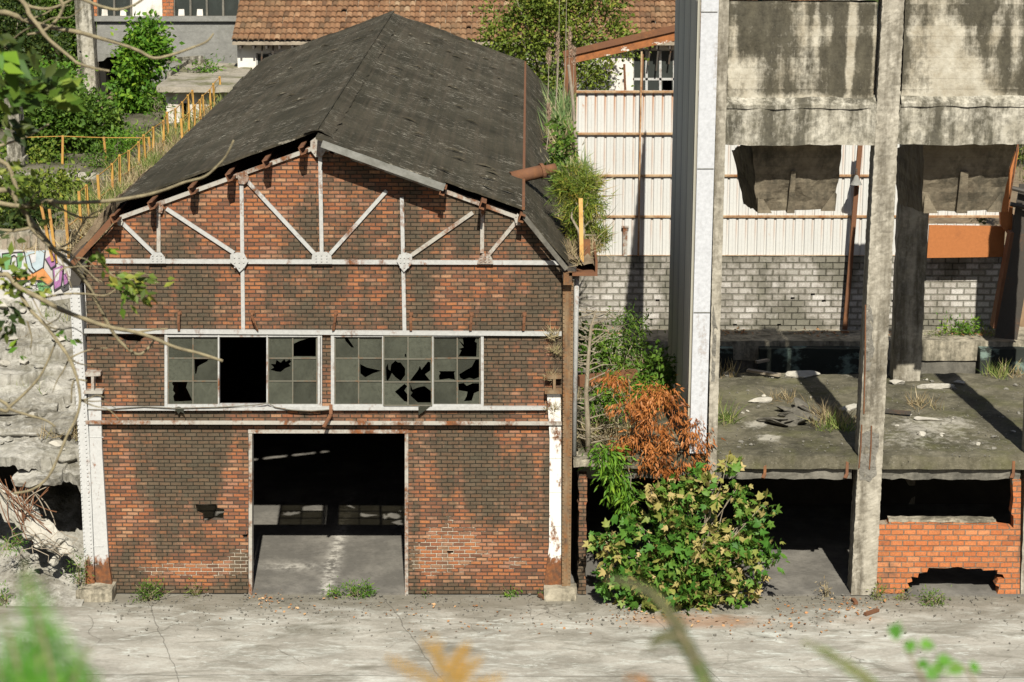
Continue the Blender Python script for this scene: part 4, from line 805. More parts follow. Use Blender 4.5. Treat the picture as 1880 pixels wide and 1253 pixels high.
ls = thing('leaning_stanchion', 'broad dark rusty steel stanchion leaning at the right end of the block wall', 'stanchion', F(1850, 620, 8.4))
a, b = F(1846, 622, 8.5), F(1893, 340, 8.5); MB().bar(a, b, .50, .06, up=(0,1,0)).build('web', M_darksteel, ls)
a, b = F(1823, 600, 8.35), F(1856, 425, 8.35); MB().bar(a, b, .07, .34, up=(0,1,0)).build('flange', M_rust, ls)
m = rough(MB().box(F(1850, 560, 10).x, F(1850, 560, 10).x+5, 9.95, 10.3, 2.4, 5.2), .4, .05, 2); tag(m.build('brown_wall', plain_mat('brown_render', (.24, .165, .10), (.15, .10, .065), 2)), 'brown rendered wall behind the leaning rusty stanchion at the right edge', 'wall')
for v0, v1 in ((345, 352), (375, 381)):
    m = MB().tube([F(1855, v0, 8.3), F(1915, v1+8, 8.3)], .05, 8); o = m.build('handrail_pipe', M_darksteel); tag(o, 'dark pipe at the right edge beside the rusty chute, ' + ('upper' if v0 < 360 else 'lower') + ' of the two', 'pipe', 'dark pipes at the right edge')
# ------------------------------------------------------------------ ground, banks, far hill
def field(name, x0, x1, nx, y0, y1, ny, fz, mat, k='structure'):
    g = [[(x0+(x1-x0)*i/nx, y0+(y1-y0)*j/ny, fz(x0+(x1-x0)*i/nx, y0+(y1-y0)*j/ny)) for i in range(nx+1)] for j in range(ny+1)]
    return kind(MB().sheet(g).build(name, mat, smooth=True), k)
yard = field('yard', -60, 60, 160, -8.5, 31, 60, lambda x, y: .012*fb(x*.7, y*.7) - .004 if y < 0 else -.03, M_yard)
field('near_hillside', -60, 60, 60, -60, -7.6, 40, lambda x, y: max(-.3, (-7.9-y)*.43) + (.15*fb(x*.4, y*.4) if y < -9 else 0), M_soil)
field('left_bank', -9.6, WXL-.02, 14, 4.95, 24, 60, lambda x, y: 5.42 + (x+9.6)*.30*(1 if x > -9 else .3) + .13*fb(x*2, y*1.5) - (0 if y > 4.2 else (4.2-y)*1.6), M_soil)
field('left_terrace', -30, -9.5, 40, 5.2, 24, 40, lambda x, y: (4.55 if y < 14 else 5.45) + .08*fb(x, y), M_slab)
field('rear_ground', -40, 30, 60, 22, 45, 30, lambda x, y: 5.35 + .1*fb(x*.6, y*.6), M_soil)
field('rear_ground', 1.3, 40, 30, 9.95, 22.3, 20, lambda x, y: 4.2 + .1*fb(x*.6, y*.6), M_soil)
field('far_hill', -90, 60, 60, 44, 110, 30, lambda x, y: 5.3 + (y-44)*.42 + 2.5*fb(x*.06, y*.06, 2), plain_mat('wooded_hill', (.02, .035, .01), (.06, .075, .02), 1.2, bs=.9))
# ------------------------------------------------------------------ collapsed concrete platform left of the shed
XL = -15.0; XR = F(150, 800).x - .02
def zfront(x): t = min(max((x+9.45)/1.55, 0), 1); return 2.62 - .55*t*t
def zplat(x, y):
    f = y/5.0; zb = 4.45
    z = zfront(x) + (zb - zfront(x))*min(f, 1)**1.05
    st = math.floor(z*3.2 + .8*fb(x*.5, y*.5, 4))/3.2
    return z*.45 + st*.55 + .06*fb(x*1.3, y*1.3, 1) + .03*fb(x*4, y*4, 2) + .02*fb(x*11, y*11, 2)
nx, ny = 150, 110
def yfr(x): return .12 + .16*fb(x*2.2, 3, 1) + .07*fb(x*9, 1, 2)
g = []
for j in range(ny+1):
    r = []
    for i in range(nx+1):
        x = XL + (XR-XL)*i/nx; y0 = yfr(x); y = y0 + (5.05-y0)*(j/ny); r.append((x, y, zplat(x, max(y-.1, 0))))
    g.append(r)
m = MB().sheet(g)
for i in range(nx):                       # broken front edge, 0.2 m thick
    a, b = g[0][i], g[0][i+1]
    def und(p, s_): t = .17 + .09*abs(fb(p[0]*6, s_, 7)); return (p[0], p[1] + .05 + .06*fb(p[0]*8, s_, 3), p[2]-t)
    c, d = und(b, 1), und(a, 1); m.add([d, c, b, a], [(0,1,2,3)])
    m.add([(d[0], 3.2, d[2]+.6), (c[0], 3.2, c[2]+.6), c, d], [(0,1,2,3)])
kind(m.build('collapsed_platform', M_rub), 'structure')
field('rubble_apron', XL, XR, 70, -.75, 3.2, 40, lambda x, y: max(-.02, (y+.62)*.30*(1 + .5*fb(x*.8, 0, 5))) + .05*fb(x*3, y*3)*(1 if y > -.5 else 0), M_rub)
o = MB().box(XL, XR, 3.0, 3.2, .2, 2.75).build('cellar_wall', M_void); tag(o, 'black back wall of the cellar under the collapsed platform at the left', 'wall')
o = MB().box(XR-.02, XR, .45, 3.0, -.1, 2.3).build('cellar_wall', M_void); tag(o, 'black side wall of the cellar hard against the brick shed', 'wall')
# blocks and ledges on the platform
def chunk(name, p, s, mat, label, cat, group=None, seed=0, dim=(1, .8, .6), rz=0):
    m = MB(); bm = bmesh.new(); bmesh.ops.create_icosphere(bm, subdivisions=3, radius=1); r_ = random.Random(seed)
    cuts = [(Vector((r_.uniform(-1,1), r_.uniform(-1,1), r_.uniform(-1,1))).normalized(), r_.uniform(.45, .8)) for _ in range(9)]
    for v in bm.verts:
        for n_, d_ in cuts:
            e = v.co.dot(n_) - d_
            if e > 0: v.co -= n_*e
        v.co += mnoise.turbulence_vector(v.co*2.2 + Vector((seed, 0, 0)), 2, False)*.07
        v.co = Vector((v.co.x*dim[0], v.co.y*dim[1], v.co.z*dim[2]))*s
    me = bpy.data.meshes.new(name); bm.to_mesh(me); bm.free(); o = link(name, me, mat); o.location = p; o.rotation_euler = (0, 0, rz); return tag(o, label, cat, group)
for (u, v, y, s, lab, dm) in ((100, 712, 2.6, .55, 'squared grey concrete block on the sloping platform beside the shed column', (1.0, .6, .5)), (128, 655, 3.4, .22, 'thin upright concrete stump on the platform near the shed column', (.5, .5, 1)),
                              (40, 765, 2.0, .35, 'low pale slab lump at the left edge of the platform', (1.5, .8, .35)), (118, 610, 4.2, .3, 'pale concrete lump just below the graffiti wall', (1.2, .8, .5))):
    chunk('concrete_block', F(u, v, y), s, M_rub, lab, 'concrete block', None, int(u), dm)
for q, (u, v, y, s, dm, rz, lab) in enumerate(((60, 800, 1.2, .42, (1.5, .7, .22), .3, 'broken flat slab piece tilted near the lip of the platform'), (20, 690, 2.9, .5, (1.3, .6, .25), -.2, 'flat grey slab piece at the left edge of the platform above the low lump'), (70, 645, 3.6, .3, (1.6, .5, .25), .5, 'long narrow slab piece below the graffiti wall'), (125, 840, .5, .22, (1.2, .8, .5), 1, 'rough lump at the lip of the platform beside the shed column'), (10, 790, 1.4, .28, (1.3, .7, .4), .8, 'broken lump at the far left of the platform lip'), (85, 745, 2.0, .2, (1.5, .6, .4), 2, 'small broken lump under the squared grey block'))):
    o_ = chunk('slab_piece', F(u, v, y), s, M_rub, lab, 'slab piece', None, q+300, dm, rz); o_.rotation_euler = (-.35, .1, rz)
for q, (u, v, y, w_, d_, h_, rx, rz, lab) in enumerate(((40, 735, 1.9, 1.3, .8, .12, .30, .2, 'large tilted concrete plate lying across the middle of the sloping platform'), (110, 775, 1.3, .8, .7, .12, .22, -.4, 'tilted concrete plate beside the shed column below the squared block'), (15, 835, .6, 1.1, .6, .14, .1, .15, 'broken plate hanging over the cellar at the far left'), (75, 870, .25, .9, .5, .14, .35, -.2, 'broken plate tipped over the cellar mouth'), (60, 670, 3.2, 1.2, .5, .12, .25, -.1, 'thin concrete plate high on the platform'), (115, 690, 2.9, .6, .5, .1, .3, .6, 'small tilted plate above the squared block'))):
    c = F(u, v, y); m = rough(MB().box(-w_/2, w_/2, -d_/2, d_/2, -h_/2, h_/2), .09, .06, 4, q*3+1); o_ = m.build('concrete_plate', M_rub); o_.location = c; o_.rotation_euler = (rx, .08*(-1)**q, rz); tag(o_, lab, 'concrete plate')
for q, (u, v, y, n, mt, lab) in enumerate(((60, 720, 2.4, 120, 'L_grass', 'thin grass in a crack on the sloping platform'), (135, 800, .9, 130, 'L_dry', 'dry grass against the shed column on the platform'), (30, 620, 4.0, 160, 'L_dry', 'dry grass strip below the graffiti wall'), (100, 590, 4.6, 160, 'L_grass', 'green grass at the foot of the graffiti wall'))):
    c = F(u, v, y); t = thing('grass_clump', lab, 'grass', c); grass('blades', globals()[mt], t, [tuple(c+Vector((RNG.normal()*.3, RNG.normal()*.12, -.03))) for _ in range(14)], n, .32, .6, T_BLADE, .05)
rr = random.Random(31)
for q in range(40):
    u, v = rr.uniform(-10, 145), rr.uniform(600, 850); f_ = (v-600)/260; y = 4.3*(1-f_)+.4
    x_ = F(u, v, y).x
    if x_ > XR-.1: continue
    chunk('broken_lump', (x_, y, zplat(x_, y-.1)+.03), rr.uniform(.05, .17), M_rub if q % 2 else M_rock, 'small angular lump of broken concrete on the sloping platform at the left', 'rubble', 'lumps on the sloping platform', q+500, (1.2, .8, .55), rr.uniform(0, 6))
# fallen beam with its rods
fbm = thing('fallen_beam', 'broken concrete beam slumped into the cellar with tangled reinforcing rods', 'beam', F(60, 1000, 0))
pA, pB, pC = F(-70, 862, .5), F(40, 945, .25), F(112, 1003, -.15)
m = rough(MB().tube([pA, pA.lerp(pB, .5), pB, pB.lerp(pC, .6), pC], [.20, .22, .21, .24, .16], 8), .09, .09, 4, 3); m.build('shaft', M_rock, fbm)
for q, (u, v, s) in enumerate(((92, 985, .24), (120, 1005, .19), (70, 1000, .16), (52, 985, .12), (135, 1010, .10), (100, 1030, .14), (62, 1022, .10))):
    c = chunk('broken_end', F(u, v, -.15), s, M_rock, '', '', None, q+5, (1.1, .8, .8), q); del c['label']; del c['category']; adopt(c, fbm)
rr = random.Random(21)
for q in range(30):
    a = F(rr.uniform(-10, 60), rr.uniform(868, 900), rr.uniform(0, .5)); b = F(rr.uniform(30, 105), rr.uniform(940, 1000), rr.uniform(-.3, .1))
    if q % 3 == 0: a, b = F(rr.uniform(20, 105), rr.uniform(880, 905), .1), F(rr.uniform(0, 80), rr.uniform(930, 980), .0)
    mid = a.lerp(b, .5) + Vector((rr.uniform(-.25, .25), rr.uniform(-.3, .05), rr.uniform(-.15, .25)))
    pts = [a*(1-t)**2 + mid*2*t*(1-t) + b*t*t for t in [k/7 for k in range(8)]]
    MB().tube(pts, .009, 4).build('rod', M_rust if q % 4 else M_wood, fbm)
for q in range(10):
    c = F(rr.uniform(40, 120), rr.uniform(985, 1045), -.45); pts = [c + Vector((math.cos(t)*rr.uniform(.15, .4), rr.uniform(-.1, .05), math.sin(t)*.25)) for t in [k*.5 for k in range(rr.randint(4, 8))]]
    MB().tube(pts, .008, 4).build('rod', M_wood, fbm)
for q, (u, v, s) in enumerate(((20, 985, .18), (5, 990, .25), (150, 1030, .08), (30, 1045, .10), (85, 1058, .07), (125, 1050, .09), (10, 1060, .12))):
    chunk('rubble_lump', G(u, v+8, .12), s, M_rock, 'pale rubble lump on the ground before the cellar, left of the shed column', 'rubble', 'rubble lumps before the cellar', q+31, (1.1, .9, .7), q)
# ------------------------------------------------------------------ graffiti wall
gw = thing('graffiti_wall', 'concrete retaining wall sprayed with green, pale blue, orange and purple graffiti', 'wall', F(60, 545, 5.0))
ga, gb = F(-80, 545, 5.0), F(150, 462, 5.0)
rough(MB().box(ga.x-3, gb.x+.6, 5.0, 5.3, 4.1, gb.z), .3, .02, 2, 4).build('wall_face', plain_mat('pale_render', (.44, .43, .42), (.30, .29, .27), 2), gw)
rough(MB().box(ga.x-3, gb.x-.2, 5.15, 5.5, gb.z-.05, F(0, 428, 5.15).z), .25, .03, 2, 9).build('upper_wall', M_conc, gw)
for q in range(9):
    u = 4+q*14; MB().prism([(p.x, p.z) for p in (F(u, 463, 5.12), F(u+9, 463, 5.12), F(u+9, 432+q%3*4, 5.12), F(u, 430+q%2*5, 5.12))], 5.10, 5.16).build('board', M_wood, gw, normals=True)
def paint(name, col): return plain_mat(name, col, tuple(c*.75 for c in col), 8, .7, bs=.05)
PG, PB, PV, PO, PW, PK = paint('green_spray', (.13, .28, .12)), paint('pale_blue_spray', (.36, .44, .48)), paint('purple_spray', (.29, .13, .28)), paint('orange_spray', (.50, .22, .08)), paint('white_spray', (.46, .46, .47)), paint('black_spray', (.06, .06, .062))
def spray(poly, mat, dep, name='painted_patch'):
    ps = [F(a/2.983, 380+b/2.983, 4.98) for a, b in poly]; MB().prism([(p.x, p.z) for p in ps], 4.975-dep*.004, 4.99).build(name, mat, gw, normals=True)
def line(pts, w=.018, mat=None, dep=6):
    ps = [F(a/2.983, 380+b/2.983, 4.98) for a, b in pts]
    m = MB()
    for p, q in zip(ps, ps[1:]): flatbar(m, (p.x, p.z), (q.x, q.z), w, 4.975-dep*.004, 4.985, .006)
    m.build('painted_line', mat or PK, gw, normals=True)
spray([(-70,250),(130,246),(150,300),(160,365),(75,378),(-70,352)], PW, 1); spray([(12,258),(58,252),(66,300),(52,345),(14,345)], PG, 2); spray([(96,255),(126,252),(118,330),(92,345)], PG, 2); spray([(-60,256),(6,256),(6,345),(-60,340)], PB, 2)
spray([(138,250),(248,238),(238,330),(182,362),(152,332)], PB, 2); spray([(160,262),(200,258),(196,300),(170,310)], PW, 3)
spray([(250,285),(300,252),(306,318),(280,335)], PV, 2); spray([(288,342),(350,318),(336,432),(298,455)], PV, 2); spray([(300,345),(330,335),(322,400),(305,410)], PW, 3); spray([(345,380),(368,352),(372,410),(352,440)], PV, 2)
spray([(55,388),(160,374),(235,335),(292,410),(272,432),(228,402),(150,402),(66,404)], PO, 3); spray([(160,404),(208,410),(200,430),(168,424)], PW, 2); spray([(202,420),(262,408),(284,462),(218,468)], PG, 2); spray([(330,440),(375,415),(378,450),(345,465)], PK, 2)
line([(10,350),(14,256),(60,250),(132,246)]); line([(66,270),(58,310),(66,345),(84,350),(96,320),(92,275),(78,264),(66,270)], .02); line([(134,248),(150,330),(182,362),(238,330),(248,240)]); line([(160,262),(178,330),(196,350)]); line([(250,285),(280,335),(306,318),(300,254)]); line([(290,342),(298,455),(336,432),(350,320)]); line([(72,402),(150,402),(228,402),(270,432),(292,410)]); line([(345,350),(352,440),(378,410)])
# ------------------------------------------------------------------ yellow railings
def railing(name, label, posts, h, rails=(1.0, .5), lean=0):
    t = thing(name, label, 'railing', posts[0]); r_ = random.Random(len(posts)); tops = []
    for p in posts:
        p = Vector(p); q = p + Vector((r_.uniform(-.05, .05)+lean, r_.uniform(-.05, .05), h*r_.uniform(.94, 1.04))); MB().bar(p - Vector((0,0,.15)), q, .054, .045, up=(0,1,0)).build('post', M_yellow, t); tops.append((p, q))
    for f in rails:
        for (p0, q0), (p1, q1) in zip(tops, tops[1:]):
            if r_.random() < .7: MB().bar(p0.lerp(q0, f*.97), p1.lerp(q1, f*.97), .016, .016).build('rail', M_yellow, t)
railing('yellow_railing', 'long rusty yellow steel railing running back along the bank beside the felt roof', [(-9.12 + .04*math.sin(i*2), 4.6 + i*1.12, 5.45) for i in range(16)], 1.0)
railing('yellow_railing', 'short rusty yellow railing turning left across the back of the terrace', [(-9.3 - i*1.1, 15.2, 5.5) for i in range(4)], .62)
railing('yellow_railing', 'steep second row of yellow posts climbing beside the white walled annex', [(-8.55 + .05*math.sin(i*3), 15.5 + i*.95, 5.7 + i*.02) for i in range(8)], .85)
railing('yellow_railing', 'two leaning yellow posts above the graffiti wall', [F(103, 470, 5.0), F(96, 466, 4.95)], 1.0, (), -.14)
k_ = rough(MB().box(-9.75, -9.3, 5.2, 14, 4.3, 5.42), .3, .04, 2, 3); tag(k_.build('terrace_kerb', M_conc), 'low concrete kerb wall under the long yellow railing', 'kerb')
lg = rough(MB().box(-16, F(197, 310, 14.4).x, 14.0, 15.0, F(100, 352, 14).z, F(100, 318, 14).z), .25, .04, 2, 6); tag(lg.build('concrete_ledge', M_conc_beam), 'long concrete ledge over a dark hollow behind the graffiti wall', 'ledge')
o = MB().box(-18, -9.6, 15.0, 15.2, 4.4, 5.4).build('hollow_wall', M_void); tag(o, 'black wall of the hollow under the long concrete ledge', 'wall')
m = rough(MB().box(F(138, 400, 13.9).x, F(145, 400, 13.9).x, 13.9, 14.2, 4.5, F(140, 320, 13.9).z), .3, .02, 3); tag(m.build('ledge_prop', M_conc), 'thin concrete prop holding up the long concrete ledge', 'prop')
a, b = F(14, 300, 14.5), F(40, 300, 14.5); pl = thing('concrete_pillar', 'pale square concrete pillar standing alone among the left bushes', 'pillar', (a.x, 14.5, 5.4))
rough(MB().box(a.x, b.x, 14.5, 14.95, 5.4, F(25, 168, 14.5).z), .2, .02, 3, 2).build('shaft', M_conc_beam, pl); rough(MB().box(a.x-.06, b.x+.06, 14.44, 15.0, 5.35, F(25, 290, 14.5).z), .2, .02, 3, 2).build('base', M_conc_beam, pl)
# ------------------------------------------------------------------ grey factory wing, annex and tiled house at the back
gbld = thing('grey_factory_wing', 'grey rendered factory wing with steel windows, brick piers and a dark opening', 'building', F(280, 190, 28))
Y2 = 28.0
def fr(u, v, y=Y2): p = F(u, v, y); return (p.x, p.z)
MB().prism([fr(178, 36), fr(440, 36), fr(440, 250), fr(262, 250), fr(262, 105), fr(215, 103), fr(196, 106), fr(190, 112), fr(178, 114)], Y2, Y2+.3).build('wall', M_grey, gbld, normals=True)
MB().prism([fr(170, 30), fr(440, 30), fr(440, 39), fr(170, 39)], Y2-.12, Y2).build('sill', M_grey, gbld, normals=True)
px_col('corner_column', (134, -30), (164, -30), (150, 215), (180, 215), Y2-.5, Y2+.1, M_conc_beam, gbld, .3, .02, 4)
for u0, u1 in ((162, 179), (299, 320)):
    MB().prism([fr(u0, 38), fr(u1, 38), fr(u1-2, -30), fr(u0-2, -30)], Y2-.05, Y2+.2).build('brick_pier', M_brick_or, gbld, normals=True)
MB().prism([fr(240, 37), fr(299, 37), fr(297, -30), fr(238, -30)], Y2+.05, Y2+.2).build('white_panel', M_whitepl, gbld, normals=True)
for u0, u1, n in ((179, 241, 2), (320, 440, 4)):
    wn = MB()
    for i in range(n+1): flatbar(wn, fr(u0+(u1-u0)*i/n, 38), fr(u0+(u1-u0)*i/n-1, -30), .06, Y2, Y2+.12)
    flatbar(wn, fr(u0, 33), fr(u1, 33), .10, Y2, Y2+.12); wn = wn.build('window', M_dirtyc, gbld)
    MB().prism([fr(u0, 36), fr(u1, 36), fr(u1, -30), fr(u0, -30)], Y2+.14, Y2+.16).build('glass', M_hglass, wn, normals=True)
    for q in range(2): MB().prism([fr(u0+6+q*34, 34), fr(u0+18+q*34, 34), fr(u0+17+q*34, 18), fr(u0+7+q*34, 18)], Y2+.10, Y2+.13).build('curtain', M_whitepl, wn, normals=True)
MB().box(F(172, 0, 28).x, F(460, 0, 31).x, 31, 31.2, 5, 12).build('rear_wall', M_void, gbld)
MB().box(F(172, 0, 28).x, F(172, 0, 28).x+.2, 28.3, 31, 5, 12).build('rear_wall', M_void, gbld)
MB().box(F(172, 0, 28).x, F(445, 0, 28).x, 28.3, 31, F(300, 36, Y2).z-.3, F(300, 36, Y2).z-.1).build('floor', M_dirtyc, gbld)
st_ = rough(MB().box(F(208, 0, 24).x, F(275, 0, 24).x, 23.2, 26, 5.2, F(240, 214, 24).z), .3, .04, 2, 5); tag(st_.build('loading_step', M_conc_beam), 'pale concrete step below the dark opening of the grey wing', 'step')
pw = MB().prism([(p.x, p.z) for p in (F(100, 175, 26), F(146, 175, 26), F(146, 128, 26), F(140, 128, 26), F(138, 142, 26), F(108, 156, 26), F(100, 158, 26))], 26, 26.3); tag(pw.build('broken_wall', M_conc, normals=True), 'stub of broken grey wall left of the factory wing column', 'wall')
an = thing('annex', 'low flat roofed annex with a mossy roof and peeling white wall', 'annex', F(330, 230, 22))
a, b = F(304, 165, 22), F(364, 165, 22); zr = F(330, 160, 22).z
MB().prism([(a.x, 5.2), (F(323, 0, 22).x, 5.2), (F(323, 0, 22).x, zr-.45), (F(337, 0, 22).x, zr-.45), (F(337, 0, 22).x, 5.2), (b.x+1.2, 5.2), (b.x+1.2, zr-.1), (a.x, zr-.1)], 22, 22.2).build('wall', M_whitepl, an, normals=True)
MB().box(a.x, b.x+1.2, 23.5, 23.7, 5.2, zr-.1).build('inner_wall', M_void, an)
rough(MB().box(F(284, 0, 22).x, F(425, 0, 22).x, 21.6, 27.2, zr-.1, zr+.05), .35, .03, 2, 4).build('roof', concrete_mat('mossy_roof', (.23, .21, .17), (.33, .30, .25), (.08, .075, .05), .5, .7, 0, 0, .9, 12), an)
for (u0, v0, u1, v1) in ((310, 138, 345, 112), (345, 115, 380, 113), (380, 113, 384, 130), (345, 131, 384, 128), (300, 112, 378, 106)):
    p, q = G(u0, v0, zr+.1), G(u1, v1, zr+.1); MB().bar(p, q, .12, .14).build('kerb', M_conc_beam, an)
# tiled house
th = thing('tiled_house', 'long house with brown clay tile roof and peeling white walls behind the shed', 'house', F(840, 100, 26))
YH = 26.0; HX0, HX1 = F(430, 75, YH).x, F(1240, 75, YH).x + 5; ZE = F(800, 76, YH-.5).z
rows, tw_, tl = 36, .155, .30; sl = R(27); dy, dz = math.cos(sl)*tl, math.sin(sl)*tl; rr = random.Random(8); m = MB(); nc = int((HX1-HX0)/tw_)
for i in range(rows):
    y0, z0 = YH-.5 + i*dy, ZE + i*dz
    for j in range(nc):
        x = HX0 + j*tw_ + rr.uniform(-.01, .01); l = .045 + rr.uniform(0, .022); sk = rr.uniform(-.02, .02); v = min(max(rr.gauss(.5, .24), 0), 1); e = rr.uniform(-.03, .02)
        if rr.random() < .006: l += .05; sk = .08
        pr_ = [(0, 0), (.32, .035), (.62, .035), (1, .005)]
        lo_ = [(x+f*tw_, y0+e+sk*f, z0+l+h) for f, h in pr_]; hi_ = [(x+f*tw_, y0+dy*1.08, z0+dz*1.08+h*.9+.004) for f, h in pr_]; bt = [(x+f*tw_, y0+e+sk*f+.01, z0+l+h-.035) for f, h in pr_]
        for k in range(3):
            m.add([lo_[k], lo_[k+1], hi_[k+1], hi_[k]], [(0,1,2,3)], v); m.add([bt[k], bt[k+1], lo_[k+1], lo_[k]], [(0,1,2,3)], v*.3)
m.build('roof', M_tile, th)
MB().hexa([(HX0, YH-.45, ZE-.12), (HX1, YH-.45, ZE-.12), (HX1, YH-.45+rows*dy, ZE-.12+rows*dz), (HX0, YH-.45+rows*dy, ZE-.12+rows*dz), (HX0, YH-.45, ZE-.04), (HX1, YH-.45, ZE-.04), (HX1, YH-.45+rows*dy, ZE-.04+rows*dz), (HX0, YH-.45+rows*dy, ZE-.04+rows*dz)]).build('roof_deck', M_wood, th)
def fh(u, v): p = F(u, v, YH); return (p.x, p.z)
wh = [[fh(470, 140), fh(520, 140), fh(520, 98), fh(470, 98)], [fh(1162, 172), fh(1238, 172), fh(1238, 92), fh(1162, 92)]]
o_ = [(HX0+.08, 5.2), (HX1-.1, 5.2), (HX1-.1, ZE-.13), (HX0+.08, ZE-.13)]
MB().prism(o_, YH, YH+.3, wh).build('wall', M_whitepl, th, normals=True)
MB().box(HX0+.1, HX1-.1, YH+3, YH+3.2, 5, ZE+1).build('inner_wall', M_void, th)
MB().box(HX0+.08, HX0+.3, YH+.3, YH+8, 5.2, ZE).build('side_wall', M_whitepl, th)
for (u0, u1, v0, v1, n, rws) in ((470, 520, 98, 140, 2, 1), (1162, 1238, 92, 172, 3, 2)):
    wn = MB()
    for i in range(n+1): flatbar(wn, fh(u0+(u1-u0)*i/n, v1), fh(u0+(u1-u0)*i/n, v0), .07, YH+.08, YH+.14)
    for k in range(rws+1): flatbar(wn, fh(u0, v0+(v1-v0)*k*.68), fh(u1, v0+(v1-v0)*k*.68), .07, YH+.08, YH+.14)
    wn = wn.build('window', M_white, th)
    hl = [[fh(1217, 168), fh(1234, 168), fh(1234, 148), fh(1217, 150)]] if n == 3 else []
    MB().prism([fh(u0, v1), fh(u1, v1), fh(u1, v0), fh(u0, v0)], YH+.10, YH+.115, hl).build('glass', M_hglass, wn, normals=True)
rr = random.Random(5)
for i in range(46):
    x = HX0 + .2 + i*.38; MB().box(x, x+.06, YH-.42, YH, ZE-.24, ZE-.13).build('rafter_end', M_darksteel, th)
for u, v in ((480, 115), (500, 118), (1190, 120), (1205, 130), (1228, 118), (1180, 100)):
    p = F(u, v, YH-.2); MB().bar((p.x, YH-.2, p.z), (p.x+.05, YH-.25, ZE-.15), .05, .03).build('hanging_batten', M_darksteel, th)
# rusty gantry rafter and its post
gt = thing('rusty_gantry', 'sloping rusty steel rafter with flaking paint on a rusty post', 'gantry', F(1045, 200, 18))
MB().prism([(p.x, p.z) for p in (F(1036, 120, 18), F(1250, 73, 18), F(1250, 50, 18), F(1036, 103, 18))], 18, 18.04).build('web', M_rustwh, gt, normals=True)
MB().bar(F(1034, 100, 17.95), F(1252, 49, 17.95), .16, .03, up=(0,1,0)).build('flange', M_rust, gt)
MB().bar(F(1050, 215, 18), F(1046, 105, 18), .30, .2, up=(0,1,0)).build('post', M_rust, gt)
for u in (1178, 1148):
    p, q = F(u, 170, 18.2), F(u+2, 100, 18.2)
    if u == 1148: p, q = F(1148, 168, 18.2), F(1146, 118, 18.2)
    tag(MB().tube([p, q], .03, 6).build('rusty_rod', M_rust), 'rusty upright rod above the pale sheet wall, ' + ('right of the white window' if u == 1178 else 'against the peeling white house wall'), 'rod')
# ------------------------------------------------------------------ vegetation
def bl_(lst, y): return [(tuple(F(u, v, yy)), (ru/pix_per_m(F(u, v, yy)), ry, rv/pix_per_m(F(u, v, yy)))) for u, v, ru, ry, rv, yy in [(q if len(q) == 6 else (*q, y)) for q in lst]]
def plant(name, label, cat, base, blobs, n, size, mat, clumps=40, spread=.2, tmpl=T_LEAF, trunk=.05, droop=0, up=.5, ntips=7, group=None, seed=1, tmat=None, stem='trunk', leafname='crown', wob=.1):
    t = thing(name, label, cat, base, group)
    crown(leafname, mat, t, blobs, n, size, clumps, spread, tmpl, droop, up)
    if trunk:
        rr = random.Random(seed); tips = [Vector(b[0]) + Vector((rr.uniform(-.6, .6)*b[1][0], rr.uniform(-.5, .5)*b[1][1], rr.uniform(-.3, .8)*b[1][2])) for b in blobs for _ in range(max(1, ntips//len(blobs)))]
        limbs(base, tips, trunk, wob, seed).build(stem, tmat or M_bark, t, smooth=True)
    return t
# big turning bush in front of the open bays
B = bl_([(1250, 1045, 85, .45, 55), (1180, 1055, 65, .4, 45), (1325, 1045, 70, .4, 50), (1230, 965, 50, .35, 42), (1285, 985, 45, .35, 35), (1340, 995, 36, .3, 28), (1378, 955, 22, .2, 22), (1350, 890, 14, .14, 42), (1338, 835, 7, .08, 22), (1392, 1010, 30, .25, 30), (1240, 1102, 95, .3, 18), (1330, 1092, 60, .3, 22), (1125, 1000, 26, .22, 26), (1160, 958, 20, .2, 20), (1138, 1075, 44, .25, 26), (1250, 905, 26, .22, 28), (1205, 912, 14, .15, 20), (1300, 915, 16, .16, 24), (1420, 1035, 12, .12, 14), (1408, 932, 8, .1, 12), (1102, 985, 7, .1, 10), (1275, 880, 10, .12, 16)], -.55)
plant('sycamore_bush', 'big rounded bush with green and tan turning leaves before the open concrete bays', 'bush', G(1255, 1105, 0), B, 3300, .15, L_syc, 260, .10, T_MAPLE, .035, .1, .25, 44, seed=4)
# dead orange conifer and its neighbours at the slab edge
B = bl_([(1205, 765, 60, .4, 36), (1160, 745, 38, .4, 18), (1235, 830, 50, .3, 34), (1185, 835, 50, .3, 30), (1272, 790, 26, .25, 18), (1215, 725, 34, .4, 12), (1283, 855, 18, .2, 12), (1150, 805, 30, .3, 16), (1230, 868, 30, .25, 14), (1130, 700, 30, .3, 8), (1290, 820, 10, .15, 14)], .0)
dc = thing('dead_conifer', 'dead rust orange conifer drooping over the slab edge against the white flashing', 'tree', F(1170, 840, .4))
NC = 4600; p, o, cv = crown_points(B, NC, 120, .085); d = o*.45 + RNG.normal(size=(NC, 3))*.35 + np.array([0, -.15, -.8])
link('crown', leaf_mesh('crown', p, d, RNG.normal(size=(NC, 3)), .105*RNG.uniform(.5, 1.3, NC), (np.array([(0,0,0),(.13,.35,.03),(.04,1,0),(-.04,1,0),(-.13,.35,-.03)], float), [(0,1,2),(0,2,3),(0,3,4)]), np.clip(cv*.6+RNG.uniform(0, .4, NC), 0, 1)), L_rust, dc)
limbs(F(1170, 840, .4), [tuple(Vector(b[0])+Vector((dx_, 0, dz_))) for b in B for dx_, dz_ in ((0, 0), (.25, .1), (-.2, -.1))], .022, .12, 3).build('trunk', M_bark, dc, smooth=True)
B = bl_([(1130, 870, 35, .25, 45), (1150, 915, 28, .25, 28), (1110, 835, 25, .25, 22)], -.1)
